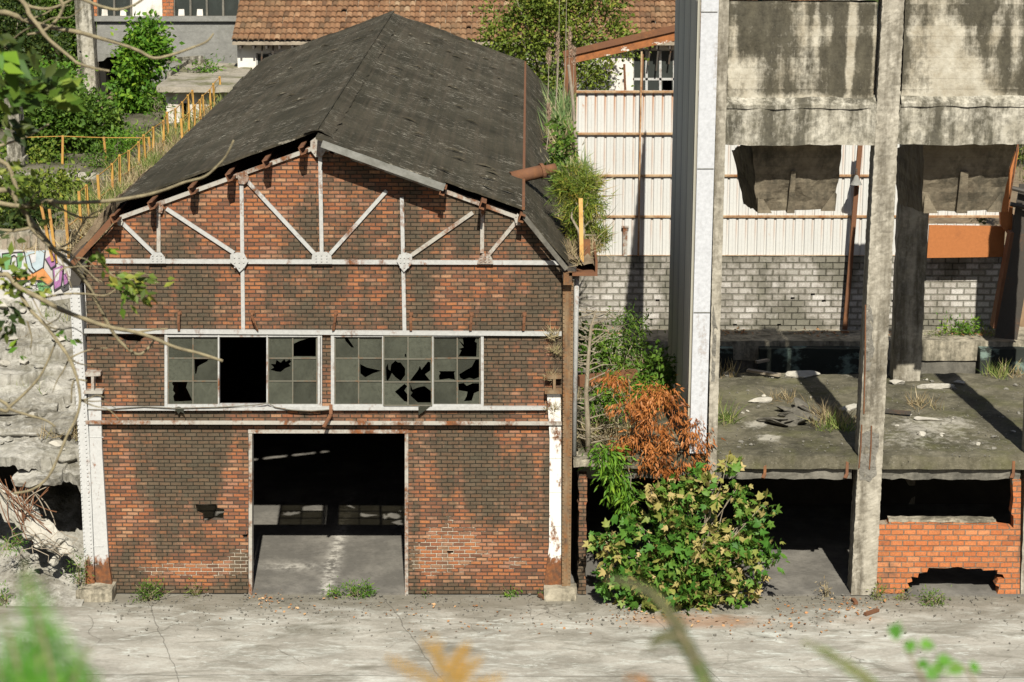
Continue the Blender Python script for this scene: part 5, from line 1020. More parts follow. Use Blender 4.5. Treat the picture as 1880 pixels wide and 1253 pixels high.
plant('drooping_shrub', 'bright green feathery shrub drooping from the ledge beside the dead conifer', 'shrub', F(1130, 838, .3), B, 1100, .15, L_bright, 60, .10, T_LONG, .02, 1.2, .2, 8, seed=9)
# bare dead sapling on the ledge
ds = thing('dead_sapling', 'bare grey dead sapling standing on the ledge next to the white downpipe', 'tree', F(1082, 836, .25))
main = [F(u, v, .25) for u, v in ((1080, 838), (1079, 780), (1076, 720), (1080, 660), (1085, 600), (1096, 568))]
MB().tube(main, [.06, .05, .042, .036, .026, .008], 7).build('trunk', M_bark, ds, smooth=True)
rr = random.Random(12); m = MB()
for q in range(46):
    i = rr.randint(0, 4); s = main[i].lerp(main[i+1], rr.random()); k = rr.choice((-1, 1)); L = rr.uniform(.2, .85)
    e = s + Vector((k*L*.8, rr.uniform(-.4, .4)*L, L*rr.uniform(-.25, .45))); mid = s.lerp(e, .5) + Vector((0, 0, rr.uniform(-.06, .08)))
    m = MB().tube([s, mid, e], [.014, .009, .003], 4)
    for _ in range(3):
        f = s.lerp(e, rr.uniform(.3, .9)); g_ = f + Vector((rr.uniform(-.2, .2), rr.uniform(-.15, .15), rr.uniform(-.12, .18))); m.tube([f, g_], [.006, .002], 3)
    m.build('twig', M_bark, ds)
# thicket on the slab between shed and cladding
def thick(spec):
    for i, (lab, nm, cat, blobs, n, size, mat, tm, y, sd) in enumerate(spec):
        B = bl_(blobs, y); b = Vector(B[0][0]); plant(nm, lab, cat, (b.x, b.y, ZS), B, n, size, mat, max(14, n//28), .16, tm, .025, .1, .5, 9, seed=sd)
thick([('dark green shrub filling the corner beside the downpipe below the block wall', 'shrub', 'shrub', [(1085, 640, 30, .5, 45), (1110, 660, 30, .4, 30)], 900, .11, L_green, T_LEAF, 4.2, 3),
       ('tall loose green shrub against the pale block wall left of the cladding', 'shrub', 'shrub', [(1160, 610, 28, .5, 38), (1180, 650, 35, .5, 35), (1145, 650, 25, .4, 25)], 900, .12, L_green, T_LONG, 5.4, 4),
       ('bright green weeds in front of the dead sapling above the concrete ledge', 'weed', 'weed', [(1110, 745, 35, .4, 40), (1100, 800, 28, .3, 30), (1135, 720, 30, .4, 25)], 900, .11, L_bright, T_LONG, 1.6, 5),
       ('low green bramble at the foot of the dark cladding', 'bramble', 'bramble', [(1200, 690, 30, .4, 28), (1215, 660, 18, .4, 25)], 600, .11, L_green, T_LEAF, 3.4, 6),
       ('green weed tufts in the middle of the thicket behind the dead conifer', 'weed', 'weed', [(1165, 715, 40, .5, 25), (1190, 730, 25, .3, 20)], 600, .10, L_bright, T_LONG, 2.4, 7)])
for (u, v, y, n, mat, lab) in ((1130, 690, 3.2, 420, L_dry, 'dry tangled grass around the thicket on the slab'), (1190, 680, 3.6, 260, L_dry, 'pale dry grass between the bramble and the cladding'), (1100, 780, 1.2, 360, L_dry, 'dry grass clump round the foot of the dead sapling'), (1150, 655, 4.5, 300, L_grass, 'greenish grass below the tall loose shrub')):
    c = G(u, v+25, ZS); t = thing('grass_clump', lab, 'grass', c); grass('blades', mat, t, [(c.x+RNG.normal()*.35, c.y+RNG.normal()*.4, ZS-.02) for _ in range(24)], n, .55, .55)
o = MB().bar(F(1062, 700, 2.6), F(1168, 688, 3.0), .14, .20).build('rusty_girder', M_rust); tag(o, 'short rusty girder half hidden in the thicket behind the downpipe', 'girder')
# plants along the valley gutter
g0 = gx0; m = MB(); gl_ = []
mound = [[(g0-.14 + .64*i/8, -.22 + (YB+.2)*j/90, ER[1]-.10 + (.12+.25*max(0, fb(i*.3, j*.23, 3)+.35))*math.sin(math.pi*min(1, max(0, i/8)))**.7 + .05*fb(i, j*.7)) for i in range(9)] for j in range(91)]
kind(MB().sheet(mound).build('gutter_soil', M_soil, smooth=True), 'structure')
def gp(y, dx=.2, dz=0): return (g0+dx, y, ER[1]+.12+dz)
for q, (y, n, mat, h, lab) in enumerate(((.6, 300, L_dry, .34, 'dry brown grass at the front end of the valley gutter'), (2.6, 420, L_dry, .45, 'matted dry grass in the gutter below the small pine'), (4.6, 300, L_grass, .40, 'green grass tuft in the gutter beside the rusty pipe'), (6.6, 460, L_dry, .62, 'straw coloured grass in the gutter behind the rusty pipe'),
        (8.6, 520, L_reed, .80, 'green reed tuft in the middle of the gutter'), (10.6, 560, L_dry, .95, 'pale drooping dry grass in the gutter below the reeds'), (12.6, 620, L_reed, 1.25, 'tall green reeds in the gutter before the pale sheet wall'), (14.8, 620, L_reed, 1.5, 'tallest green reeds under the rusty gantry post'), (17.5, 420, L_reed, 1.3, 'reeds at the far end of the gutter below the leafy tree'))):
    t = thing('grass_clump', lab, 'grass', gp(y)); grass('blades', mat, t, [(g0+.2+RNG.normal()*.20, y+RNG.normal()*.42, ER[1]+.05) for _ in range(18)], n if mat is not L_reed else int(n*.6), h*(.72 if mat is L_reed else 1), .42 if mat is L_reed else .7, T_BLADE, .07)
for q, (u, v0, v1, y) in enumerate(((1046, 60, 200, 14.6), (1024, 68, 210, 14.2), (1054, 96, 230, 13.6), (1008, 98, 230, 14.8), (1008, 200, 290, 10.0), (1027, 0, 190, 16.0), (1040, 0, 190, 16.5))):
    p, q2 = F(u, v0, y), Vector((F(u, v1, y).x - .1, y, ER[1]+.1)); t = thing('pampas_reed', 'feathery reed plume ' + ('standing tallest above the gutter', 'pale and leaning, left of the tallest plume', 'short, beside the gantry post', 'thin, at the left edge of the reeds', 'low, over the middle of the gutter', 'bare stalk rising past the frame top, left one', 'bare stalk rising past the frame top, right one')[q], 'reed', q2)
    MB().tube([q2, q2.lerp(p, .5)+Vector((.03, 0, 0)), p], [.012, .010, .006], 5).build('stalk', M_wood, t)
    if v0 > 10:
        n = 200; f = RNG.uniform(0, 1, n); L = .75 if q < 2 else .45; pos = np.array(p)[None]*1.0 + np.stack([RNG.normal(size=n)*.02, RNG.normal(size=n)*.02, -f*L + .12], 1); r_ = np.sin(np.pi*np.clip(f, .05, 1))*.08+.01
        link('plume', leaf_mesh('plume', pos, np.stack([RNG.normal(size=n)*.35, RNG.normal(size=n)*.35, np.ones(n)], 1), RNG.normal(size=(n, 3)), (.05+r_*1.6)*.6, (np.array([(-.10,0,0),(.10,0,0),(.0,1,0)], float), [(0,1,2)]), RNG.uniform(0, 1, n)), L_plume, t)
# small pine in the gutter
pn = thing('young_pine', 'bushy young pine growing out of the valley gutter beside the shed roof', 'tree', gp(1.2, .25))
B = bl_([(1058, 335, 38, .35, 30), (1078, 360, 40, .35, 35), (1055, 375, 30, .3, 30), (1100, 395, 18, .2, 15), (1060, 420, 25, .25, 30), (1100, 440, 20, .2, 18), (1035, 345, 20, .25, 25)], 1.6)
n = 6500; p, o, cv = crown_points(B, n, 80, .09); link('crown', leaf_mesh('crown', p, o*.8 + RNG.normal(size=(n,3))*.6, RNG.normal(size=(n,3)), .17*RNG.uniform(.6, 1.2, n), (np.array([(-.045,0,0),(.045,0,0),(0,1,0)], float), [(0,1,2)]), np.clip(cv*.6+RNG.uniform(0,.4,n), 0, 1)), L_pine, pn)
limbs(gp(1.2, .25), [b[0] for b in B], .045, .08, 5).build('trunk', M_bark, pn, smooth=True)
t = thing('ivy_clump', 'reddish ivy and leaves hanging over the gutter above the young pine', 'ivy', gp(5.2, .3)); crown('leaves', L_green, t, bl_([(1035, 300, 22, .4, 25), (1030, 260, 18, .5, 22), (1022, 225, 14, .5, 15)], 5.5), 500, .10, 30, .1, T_LEAF)
p, q = F(1066, 365, .4), F(1068, 482, -.1); tag(MB().bar(p, q, .07, .05, up=(0,1,0)).build('yellow_stake', M_yellow), 'split yellow stake standing at the front end of the valley gutter', 'stake')
p, q = F(1072, 430, .3), F(1078, 500, .3); tag(MB().prism([(a.x, a.z) for a in (F(1064, 500, .3), F(1084, 470, .3), F(1084, 440, .3), F(1070, 440, .3))], .3, .33).build('rusty_plate', M_rust, normals=True), 'small rusty plate hanging below the young pine', 'plate')
# dry tufts on the right column
for q, (u, v) in enumerate(((1014, 610), (1020, 640), (1012, 690), (1016, 745))):
    c = F(u, v+8, -.14); t = thing('dry_tuft', 'dry brown tuft rooted in the ' + ('wall just under the white window beam', 'rusty column, second tuft from the top', 'crane beam stub at the right column', 'right pilaster below the stub')[q], 'tuft', c); grass('blades', L_dry, t, [tuple(c + Vector((RNG.normal()*.05, .05, RNG.normal()*.04))) for _ in range(8)], 110, .22, .75, T_BLADE, .03)
m = MB()
# leafy tree behind the gutter
B = bl_([(950, 60, 35, .8, 75), (1000, 40, 40, .8, 70), (1060, 50, 45, .8, 70), (1110, 30, 35, .7, 55), (975, 120, 40, .7, 40), (1090, 130, 35, .6, 35), (1000, 150, 40, .6, 30), (1040, 100, 40, .7, 50), (905, 60, 18, .5, 55), (1140, 60, 18, .5, 40), (930, 100, 22, .5, 50), (960, 0, 45, .7, 50), (1030, 0, 50, .7, 50), (1100, -10, 45, .6, 40)], 23.0)
plant('leafy_tree', 'tall multi stemmed olive green tree in front of the tiled roof', 'tree', F(1010, 200, 23), B, 13000, .115, L_olive, 260, .22, T_LEAF, .05, .0, .6, 33, seed=11)
# upper left trees
B = bl_([(255, 110, 32, .8, 34), (270, 62, 22, .7, 24), (258, 165, 40, .8, 32), (240, 195, 24, .6, 14), (292, 95, 22, .6, 18), (225, 180, 18, .5, 20)], 24.5)
plant('young_tree', 'bright green young tree in front of the dark opening of the grey wing', 'tree', F(245, 215, 24.5), B, 5200, .17, L_bright, 110, .2, T_LEAF, .06, .2, .6, 15, seed=2)
B = bl_([(120, 225, 75, 1.0, 45), (170, 245, 45, .9, 35), (70, 240, 45, .9, 40), (110, 190, 45, .8, 25), (60, 275, 50, .8, 25), (150, 280, 50, .8, 20), (185, 215, 30, .8, 25), (190, 265, 28, .8, 22), (150, 195, 35, .8, 22)], 17.0)
plant('round_bush', 'large round green bush behind the lone concrete pillar', 'bush', F(120, 290, 17), B, 12000, .125, L_green, 240, .18, T_LEAF, .05, .1, .6, 24, seed=3)
for q, (lab, bl2, y, mt, n) in enumerate((('dense dark green tree at the top left corner', [(20, 60, 50, 2, 70), (70, 110, 45, 2, 60), (10, 140, 40, 2, 50)], 27, L_dark, 5500), ('mid green tree left of the grey factory wing', [(100, 40, 45, 2, 60), (120, 120, 30, 1.5, 60), (80, 0, 60, 2, 40)], 30, L_green, 5000), ('olive tree behind the grey wing column at the upper left', [(60, 30, 60, 2, 60), (120, 80, 30, 2, 50)], 35, L_olive, 3800), ('yellow green shrub below the top left trees', [(50, 170, 45, 1, 25), (110, 150, 30, 1, 20), (0, 190, 30, 1, 40)], 22, L_bright, 2600))):
    B = bl_(bl2, y); b = B[0][0]; plant('broadleaf_tree' if q < 3 else 'shrub', lab, 'tree' if q < 3 else 'shrub', (b[0], y, 5.4 if y < 44 else 6), B, int(n*2.2), .13, mt, 220, .26, T_LEAF, .10, 0, .5, 12, seed=q+20)
B = bl_([(40, 360, 50, .7, 35), (90, 340, 35, .6, 25), (20, 400, 35, .6, 35), (70, 400, 40, .5, 25), (5, 340, 30, .6, 40)], 9.0)
plant('ivy_bush', 'straggling yellow green bush growing in the hollow below the long ledge', 'bush', F(40, 430, 9), B, 2400, .105, L_olive, 100, .18, T_LEAF, .03, .3, .4, 20, seed=8)
for q, (u, v, y, n, s, mt, lab) in enumerate(((290, 188, 20.5, 260, .13, L_green, 'small conifer-like green shrub before the white annex'), (250, 250, 18.5, 700, .12, L_bright, 'low yellow green bush beside the second railing'), (318, 236, 19.5, 160, .10, L_bright, 'bright green weed below the annex door'), (180, 290, 14.5, 600, .11, L_green, 'green scrub along the back railing of the terrace'), (375, 122, 25, 300, .14, L_bright, 'green weed sprouting on the annex roof'))):
    B = bl_([(u, v, 22, .4, 16), (u+10, v+8, 18, .4, 12)], y); plant('shrub', lab, 'shrub', tuple(F(u, v+18, y)), B, n, s, mt, 24, .14, T_LONG, .02, 0, .5, 6, seed=q+40)
for q, (lab, bl2, y, mt, n, tm) in enumerate((('dark low bush in front of the short railing at the left', [(70, 305, 60, .6, 18), (130, 315, 40, .5, 14)], 15.6, L_green, 1500, T_LEAF), ('yellow green bush around the base of the pillar', [(20, 315, 40, .6, 22), (55, 295, 30, .5, 20)], 15.4, L_olive, 1300, T_LEAF), ('leafy creeper spilling over the long ledge', [(60, 345, 50, .4, 18), (120, 350, 40, .35, 22), (30, 360, 35, .4, 22)], 13.6, L_olive, 1500, T_LEAF), ('tangled dark bush in the hollow behind the leaning yellow posts', [(60, 400, 50, .5, 25), (20, 430, 40, .5, 25)], 7.0, L_dark, 1500, T_LEAF), ('pale green scrub where the back railing meets the long one', [(205, 290, 25, .5, 22), (225, 265, 18, .5, 20)], 15.8, L_bright, 900, T_LONG), ('large green bush filling the gap under the top left trees', [(30, 190, 60, .8, 35), (80, 160, 40, .8, 25), (120, 170, 25, .6, 20)], 20.5, L_green, 3600, T_LEAF))):
    B = bl_(bl2, y); plant('bush', lab, 'bush', tuple(F(bl2[0][0], bl2[0][1]+25, y)), B, n, .11, mt, max(30, n//28), .16, tm, .03, .1, .5, 10, seed=q+70)
# dry grass on the bank beside the roof
bank = [('L_dry', 5.5, -8.6, .45, 'dry grass at the near end of the bank by the railing'), ('L_dry', 7.2, -8.5, .5, 'matted straw grass beside the left roof edge'), ('L_grass', 8.4, -9.0, .6, 'green tufted grass at the foot of the yellow posts'), ('L_dry', 9.4, -8.4, .55, 'thick dry grass beside the white roof batten'), ('L_dry', 11.2, -8.6, .6, 'long dry grass halfway along the bank'), ('L_grass', 12.6, -8.8, .6, 'greenish grass halfway along the bank'), ('L_dry', 14.2, -8.5, .6, 'dry grass before the second row of posts'), ('L_dry', 16.2, -8.3, .6, 'brown grass between the two rows of posts'), ('L_grass', 17.6, -8.5, .7, 'green grass among the second row of posts'), ('L_dry', 19.6, -8.1, .8, 'tall straw grass at the far end of the bank'), ('L_grass', 21.2, -7.9, .9, 'tall green grass by the corner of the tiled house')]
for mt, y, x, h, lab in bank:
    z = 5.55; t = thing('grass_clump', lab, 'grass', (x, y, z)); grass('blades', globals()[mt], t, [(x+RNG.normal()*.40, y+RNG.normal()*.8, z-.05+RNG.uniform(0, .2)) for _ in range(60)], 1500, h*.88, .8, T_BLADE, .12)
t = thing('moss_cushion', 'mossy turf with green grass on the left roof skirt near the eaves', 'moss', (EL[0], 1, EL[1]))
grass('blades', L_grass, t, [(BL[0]+(EL[0]-.1-BL[0])*f, RNG.uniform(0, 3), BL[1]+(EL[1]-.14-BL[1])*f+GAP) for f in RNG.uniform(.25, 1, 60)], 900, .15, .8, T_BLADE, .05)
rough(MB().hexa([(EL[0]-.14, -.1, EL[1]-.04), (BL[0]-.2, -.1, BL[1]-.1), (BL[0]-.2, 4.5, BL[1]-.1), (EL[0]-.14, 4.5, EL[1]-.04), (EL[0]-.16, -.1, EL[1]+.12), (BL[0]-.2, -.1, BL[1]+.10), (BL[0]-.2, 4.5, BL[1]+.10), (EL[0]-.16, 4.5, EL[1]+.12)]), .15, .06, 4, 5).build('turf', M_soil, t)
# weeds at the foot of the walls
def weed(u, v, w_, h_, mt, lab, n=260, cat='weed', z=0, y=None, nm='weed', sz=.07):
    c = G(u, v, z) if y is None else F(u, v, y); ppm = pix_per_m(c); t = thing(nm, lab, cat, c)
    crown('leaves', mt, t, [(tuple(c+Vector((0, 0, h_/ppm*.45))), (w_/ppm*.5, .13, h_/ppm*.45))], n, sz, 22, .07, T_LONG, 0, .7)
    m = MB()
    for q in range(9): m.tube([c+Vector((RNG.normal()*w_/ppm*.15, 0, -.01)), c+Vector((RNG.normal()*w_/ppm*.3, RNG.normal()*.1, h_/ppm*RNG.uniform(.5, .95)))], [.008, .004], 4)
    m.build('stems', M_twig, t)
weed(275, 1102, 75, 32, L_green, 'leafy weed at the foot of the brick wall beside the left footing', 420); weed(655, 1095, 60, 26, L_bright, 'spreading green weed in the doorway of the shed', 360); weed(612, 1094, 34, 18, L_bright, 'small weed left of the larger one in the shed doorway', 160)
weed(358, 1092, 14, 20, L_olive, 'small brown weed at the wall left of the shed door', 80); weed(935, 1092, 35, 14, L_bright, 'low green weed at the right end of the brick wall', 140); weed(785, 1090, 14, 10, L_bright, 'tiny weed just right of the door post', 50); weed(995, 1090, 12, 12, L_bright, 'tiny green weed by the right footing', 50)
weed(1712, 1110, 45, 24, L_green, 'green weed before the hole in the orange brick parapet', 260); weed(1612, 1100, 16, 26, L_olive, 'small weed at the foot of the front concrete column', 90); weed(1660, 1100, 26, 14, L_olive, 'thin dry weed at the corner of the orange parapet', 70); weed(1516, 1095, 16, 26, L_dry, 'dead dry weed in the bay left of the front column', 60)
weed(145, 1072, 30, 60, L_green, 'upright green weed beside the left footing', 200, y=-.3); weed(18, 1010, 50, 26, L_bright, 'low weed among the rubble at the left edge', 220, y=-.2); weed(8, 1110, 30, 30, L_bright, 'green weed at the left edge of the yard', 150)
weed(1765, 625, 80, 48, L_bright, 'bright green bush on the terrace at the right end of the block wall', 650, 'bush', y=9.2, nm='bush', sz=.10); weed(1720, 632, 60, 20, L_olive, 'low olive weed left of the bright bush on the terrace', 260, y=9.0); weed(1825, 625, 40, 30, L_grass, 'yellowish weed at the foot of the leaning stanchion', 220, y=9.0); weed(1800, 405, 40, 26, L_olive, 'olive leaves showing over the rusty tank', 200, y=10.4, nm='shrub', cat='shrub', sz=.1); weed(1872, 330, 30, 130, L_olive, 'yellow green tree leaves at the right edge behind the hopper', 400, y=12, nm='shrub', cat='shrub', sz=.12)
for (u, v, n, h, mt, lab) in ((1520, 772, 150, .5, L_dry, 'dry grass tuft in the shadow stripe on the slab'), (1540, 790, 130, .4, L_grass, 'greenish tuft beside the dry one on the slab'), (1680, 745, 90, .4, L_dry, 'thin dry grass in the middle of the right slab bay'), (1440, 735, 80, .3, L_dry, 'sparse dry grass near the rubbish heap on the slab'), (1330, 770, 90, .45, L_grass, 'yellow green grass on the slab beside the left concrete column'), (1322, 690, 70, .4, L_dry, 'dry stalks at the back of the slab by the left concrete column'), (1830, 690, 90, .4, L_grass, 'grass tuft at the right end of the trench'), (1870, 690, 60, .35, L_dry, 'dry grass at the right edge by the trench')):
    c = G(u, v, ZS+.01); t = thing('grass_clump', lab, 'grass', c); grass('blades', mt, t, [(c.x+RNG.normal()*.16, c.y+RNG.normal()*.16, ZS-.02) for _ in range(12)], n, h, .5, T_BLADE, .06)
# ------------------------------------------------------------------ rubble, planks, litter
rr = random.Random(77)
def at_slab(u, v, dz=.03): p = G(u, v, ZS); return Vector((p.x, p.y, ZS+dz))
for q, (u, v, s, dm, lab) in enumerate(((1395, 738, .17, (1.6, .7, .5), 'long pale stone on the slab in front of the fallen plank'), (1340, 690, .14, (1.2, .8, .6), 'pale stone by the left concrete column at the back of the slab'), (1470, 690, .28, (1.6, .8, .35), 'flat heap of pale rubble at the back edge of the slab'), (1560, 752, .2, (1.4, .8, .4), 'pale flat stone left of the front column base shadow'), (1690, 800, .1, (1, 1, .6), 'small pale stone on the right slab bay'), (1715, 712, .22, (2.0, .5, .3), 'long pale slab fragment at the foot of the rear column'), (1650, 705, .16, (1.4, .8, .5), 'broken stone left of the rear column foot'), (1760, 705, .13, (1.2, .9, .5), 'stone right of the rear column foot'), (1700, 772, .17, (1.8, .7, .3), 'brownish flat stone in the middle of the right bay'))):
    chunk('stone', at_slab(u, v), s, M_rock, lab, 'stone', None, q+60, dm, rr.uniform(-.4, .4))
for q in range(46):
    u, v = rr.uniform(1330, 1870), rr.uniform(690, 835)
    if 1560 < u < 1625: continue
    chunk('stone', at_slab(u, v, .01), rr.uniform(.02, .06), M_rockgrey if q % 3 else M_rock, 'small loose pale stone scattered on the concrete floor slab', 'stone', 'small stones scattered on the slab', q+90, (1.2, .9, .6), rr.uniform(0, 6))
hp = thing('rubbish_heap', 'dark heap of torn felt and broken slabs in the middle of the left slab bay', 'rubbish heap', at_slab(1465, 770))
for q in range(16):
    u, v = rr.gauss(1462, 24), rr.gauss(768, 10); c = chunk('fragment', at_slab(u, v, .05), rr.uniform(.10, .26), M_darkrock, '', '', None, q+150, (1.5, .9, .25), rr.uniform(0, 6)); del c['label']; del c['category']; c.rotation_euler = (rr.uniform(-.5, .5), rr.uniform(-.5, .5), rr.uniform(0, 6)); adopt(c, hp)
for q, (u0, v0, u1, v1, w_, mt, lab) in enumerate(((1372, 687, 1432, 696, .12, M_wood, 'pale fallen plank at the back of the left slab bay'), (1388, 672, 1410, 668, .08, M_wood, 'short yellowish stick beyond the pale plank'), (1466, 752, 1505, 768, .08, M_darksteel, 'dark plank lying across the rubbish heap'), (1625, 762, 1672, 766, .10, M_darksteel, 'dark board flat on the slab right of the front column'))):
    p, s_ = at_slab(u0, v0, .08), at_slab(u1, v1, .08); tag(MB().bar(p, s_, w_, .05).build('plank', mt), lab, 'plank')
m = MB()
def scatter(n, fp, smin, smax):
    pos = np.array([fp() for _ in range(n)]); return pos, RNG.uniform(smin, smax, n)
def litter(name, mat, fp, n, smin, smax):
    pos, sz = scatter(n, fp, smin, smax); d = RNG.normal(size=(n,3)); d[:,2] *= .25; up = RNG.normal(size=(n,3))*.35 + np.array([0,0,1.0])
    return kind(link(name, leaf_mesh(name, pos, d, up, sz, T_LEAF, RNG.uniform(0, 1, n)), mat), 'stuff')
def yp():
    c = rr.choice(((1230, 1135, 70), (1470, 1125, 60), (1420, 1150, 80), (1560, 1112, 30), (1150, 1130, 60), (1590, 1118, 40), (900, 1150, 200), (700, 1120, 200), (500, 1105, 40))); p = G(c[0]+rr.gauss(0, c[2]*.6), min(1250, c[1]+rr.gauss(0, 10)), 0); return (p.x, p.y, .015)
litter('fallen_leaves', L_fall, yp, 420, .03, .09)
def lp_(): u = rr.choice((1345, 1500, 1640, 1780, 1120))+rr.gauss(0, 28); p = F(u, 604, 9.2); return (p.x, 9.2+rr.gauss(0, .15), 2.67)
litter('terrace_leaves', L_fall, lp_, 380, .04, .10)
gm = MB()
for q in range(420):
    u, v = rr.uniform(1315, 1880), rr.uniform(690, 846); p = at_slab(u, v, .015); s_ = rr.uniform(.004, .013); a_ = rr.uniform(0, 3); gm.bar(p, p+Vector((math.cos(a_), math.sin(a_), .2))*s_*2.5, s_*1.6, s_)
kind(gm.build('slab_gravel', M_rockgrey), 'stuff')
gm = MB()
for q in range(1300):
    u, v = rr.uniform(180, 1880), 1092+abs(rr.gauss(0, 26))**1.08; p = G(u, v, .01); s_ = rr.uniform(.003, .02)*rr.random()+.003; a_ = rr.uniform(0, 3); gm.bar(p, p+Vector((math.cos(a_), math.sin(a_), .2))*s_*2.5, s_*1.6, s_)
kind(gm.build('yard_grit', M_rockgrey), 'stuff')
for q, (u0, v0, u1, v1, lab) in enumerate(((1588, 1128, 1612, 1120, 'short rusty brown stick on the yard before the front column'), (1566, 1100, 1572, 1108, 'small rusty block lying at the foot of the front column'), (1000, 1098, 990, 1092, 'tiny brown chip beside the right footing'))):
    p, s_ = G(u0, v0, .03), G(u1, v1, .03); tag(MB().bar(p, s_, .07, .05).build('scrap', M_rust), lab, 'scrap')
# ------------------------------------------------------------------ near foreground: overhanging tree and ferns on the hillside
bt = thing('overhanging_tree', 'bare lichen grey branches of a tree reaching in from the left edge', 'tree', F(-330, 900, -20.5))
YT = -20.7
def branch(pts, r0, r1, y=YT, dy=0.0, par=None, name='branch'):
    P_ = [F(u, v, y + dy*i/(len(pts)-1)) for i, (u, v) in enumerate(pts)]; n = len(P_); Q = []
    for i in range(n-1):                   # smooth the path
        p0, p1, p2, p3 = P_[max(i-1,0)], P_[i], P_[i+1], P_[min(i+2,n-1)]
        for k in range(4):
            t = k/4; Q.append(.5*((2*p1) + (p2-p0)*t + (2*p0-5*p1+4*p2-p3)*t*t + (3*p1-p0-3*p2+p3)*t**3))
    Q.append(P_[-1]); m_ = len(Q); rad = [(r0+(r1-r0)*i/(m_-1))*(1+.22*fb(i*.9, r0*90, pts[0][1]*.1))*.72/244 for i in range(m_)]
    return MB().tube(Q, rad, 7).build(name, M_twig, par or bt, smooth=True)
branch([(-330, 1350), (-320, 1000), (-300, 700), (-260, 420), (-200, 150), (-160, -150)], 60, 34, name='trunk')
for st in ([(-292, 620), (-120, 450)], [(-300, 700), (-100, 560)], [(-230, 300), (-110, 180)], [(-180, 60), (-40, -60)], [(-310, 850), (-110, 690)], [(-250, 380), (-100, 330)]):
    branch(st, 14, 9, name='limb')
branch([(-120, 450), (0, 350), (40, 385), (97, 457), (134, 491), (161, 524), (181, 561), (198, 594), (218, 625), (251, 651), (271, 641), (283, 625)], 8, 3.2, dy=.4)
branch([(-100, 560), (0, 504), (33, 527), (74, 548), (111, 568), (161, 588), (201, 601), (248, 610), (282, 621), (322, 638), (362, 648), (409, 663)], 8, 3.6, dy=-.5)
branch([(248, 611), (280, 606), (308, 604)], 3.6, 2)
branch([(-110, 180), (-40, 40), (0, 23), (30, 30), (44, 37), (90, 50), (141, 59), (181, 70), (218, 80), (255, 94), (282, 107), (315, 101), (355, 87), (379, 77), (392, 62)], 8, 2.6, dy=.5)
branch([(-40, -60), (39, 0), (54, 27), (70, 47), (87, 70), (111, 91), (131, 107), (144, 117), (174, 126), (201, 131)], 7, 3, dy=-.3)
branch([(95, -40), (111, 0), (116, 13), (104, 37), (80, 57), (50, 64)], 5.5, 3); branch([(-40, -60), (40, 3), (67, 15), (97, 15), (131, 0), (150, -14)], 5, 3); branch([(131, -8), (154, 0), (188, 13), (215, 18), (241, 12), (261, 0), (275, -14)], 4.5, 2.5)
branch([(-100, 330), (-30, 365), (40, 379), (84, 369), (111, 372), (151, 372), (201, 369), (261, 360), (302, 349), (339, 335), (375, 325), (399, 305), (416, 285), (429, 258)], 7, 2.2, dy=-.4)
branch([(-100, 330), (0, 295), (30, 345), (44, 375), (58, 420), (97, 457)], 6, 4); branch([(84, 369), (115, 385), (150, 400), (180, 398)], 3.5, 2); branch([(-20, 420), (20, 424), (50, 420), (76, 412)], 5, 3)
branch([(33, 534), (57, 571), (84, 598), (104, 625), (127, 658), (141, 695), (147, 735), (139, 770), (123, 800), (106, 842), (86, 879), (57, 900), (25, 906)], 5, 3.2, dy=-.6)
branch([(104, 625), (80, 680), (58, 710), (20, 745), (0, 752), (-110, 690)][::-1], 5, 2.5); branch([(-110, 690), (0, 735), (20, 752), (50, 762), (84, 772), (102, 784)], 5, 2.5)
branch([(-60, 290), (0, 268), (50, 251), (90, 228)], 5, 2.5, y=-19.5); branch([(74, 548), (120, 540), (160, 540), (193, 543), (215, 530)], 3, 2); branch([(97, 457), (130, 445), (160, 400), (190, 385)], 3, 1.6); branch([(50, 590), (58, 620), (56, 640)], 2.5, 1.5); branch([(160, 700), (135, 700), (131, 740)], 2.5, 2)
def sprig(pts, n, size, mat, spread, y=YT, label=None):
    q = []; dd = []
    for _ in range(n):
        i = RNG.integers(0, len(pts)-1); f = RNG.uniform(); u = pts[i][0]+(pts[i+1][0]-pts[i][0])*f; v = pts[i][1]+(pts[i+1][1]-pts[i][1])*f
        q.append(F(u+RNG.normal()*spread, v+RNG.normal()*spread, y+RNG.normal()*.12)); dd.append((pts[i+1][0]-pts[i][0], 0, -(pts[i+1][1]-pts[i][1])))
    d = np.array(dd, float); d /= np.linalg.norm(d, axis=1, keepdims=True); d = d + RNG.normal(size=(n, 3))*.55
    link('leaves', leaf_mesh('leaves', np.array(q), d, RNG.normal(size=(n, 3))*.5 + np.array([0, -.8, .6]), size*RNG.uniform(.6, 1.2, n), (np.array([(0,0,0),(.24,.4,.05),(0,1,-.06),(-.24,.4,.05)], float), [(0,1,2),(0,2,3)]), RNG.uniform(0, 1, n)), mat, bt)
branch([(181, 455), (200, 500), (225, 512), (262, 515), (290, 520)], 2.4, 1.2); branch([(200, 500), (235, 500), (275, 505)], 1.6, 1)
sprig([(182, 455), (200, 505), (235, 515), (290, 515)], 34, .11, L_olive, 9); sprig([(205, 520), (225, 530), (230, 560)], 22, .10, L_green, 9); sprig([(215, 515), (250, 530), (275, 545)], 22, .11, L_olive, 8); sprig([(178, 455), (205, 460)], 5, .12, L_bright, 6)
sprig([(0, 520), (30, 530), (65, 530)], 40, .10, L_olive, 14); sprig([(0, 570), (20, 590), (15, 605)], 26, .11, L_dark, 12); sprig([(96, 612), (115, 618), (142, 625)], 6, .10, L_bright, 4); sprig([(10, 650), (18, 640), (45, 655)], 5, .09, L_bright, 4)
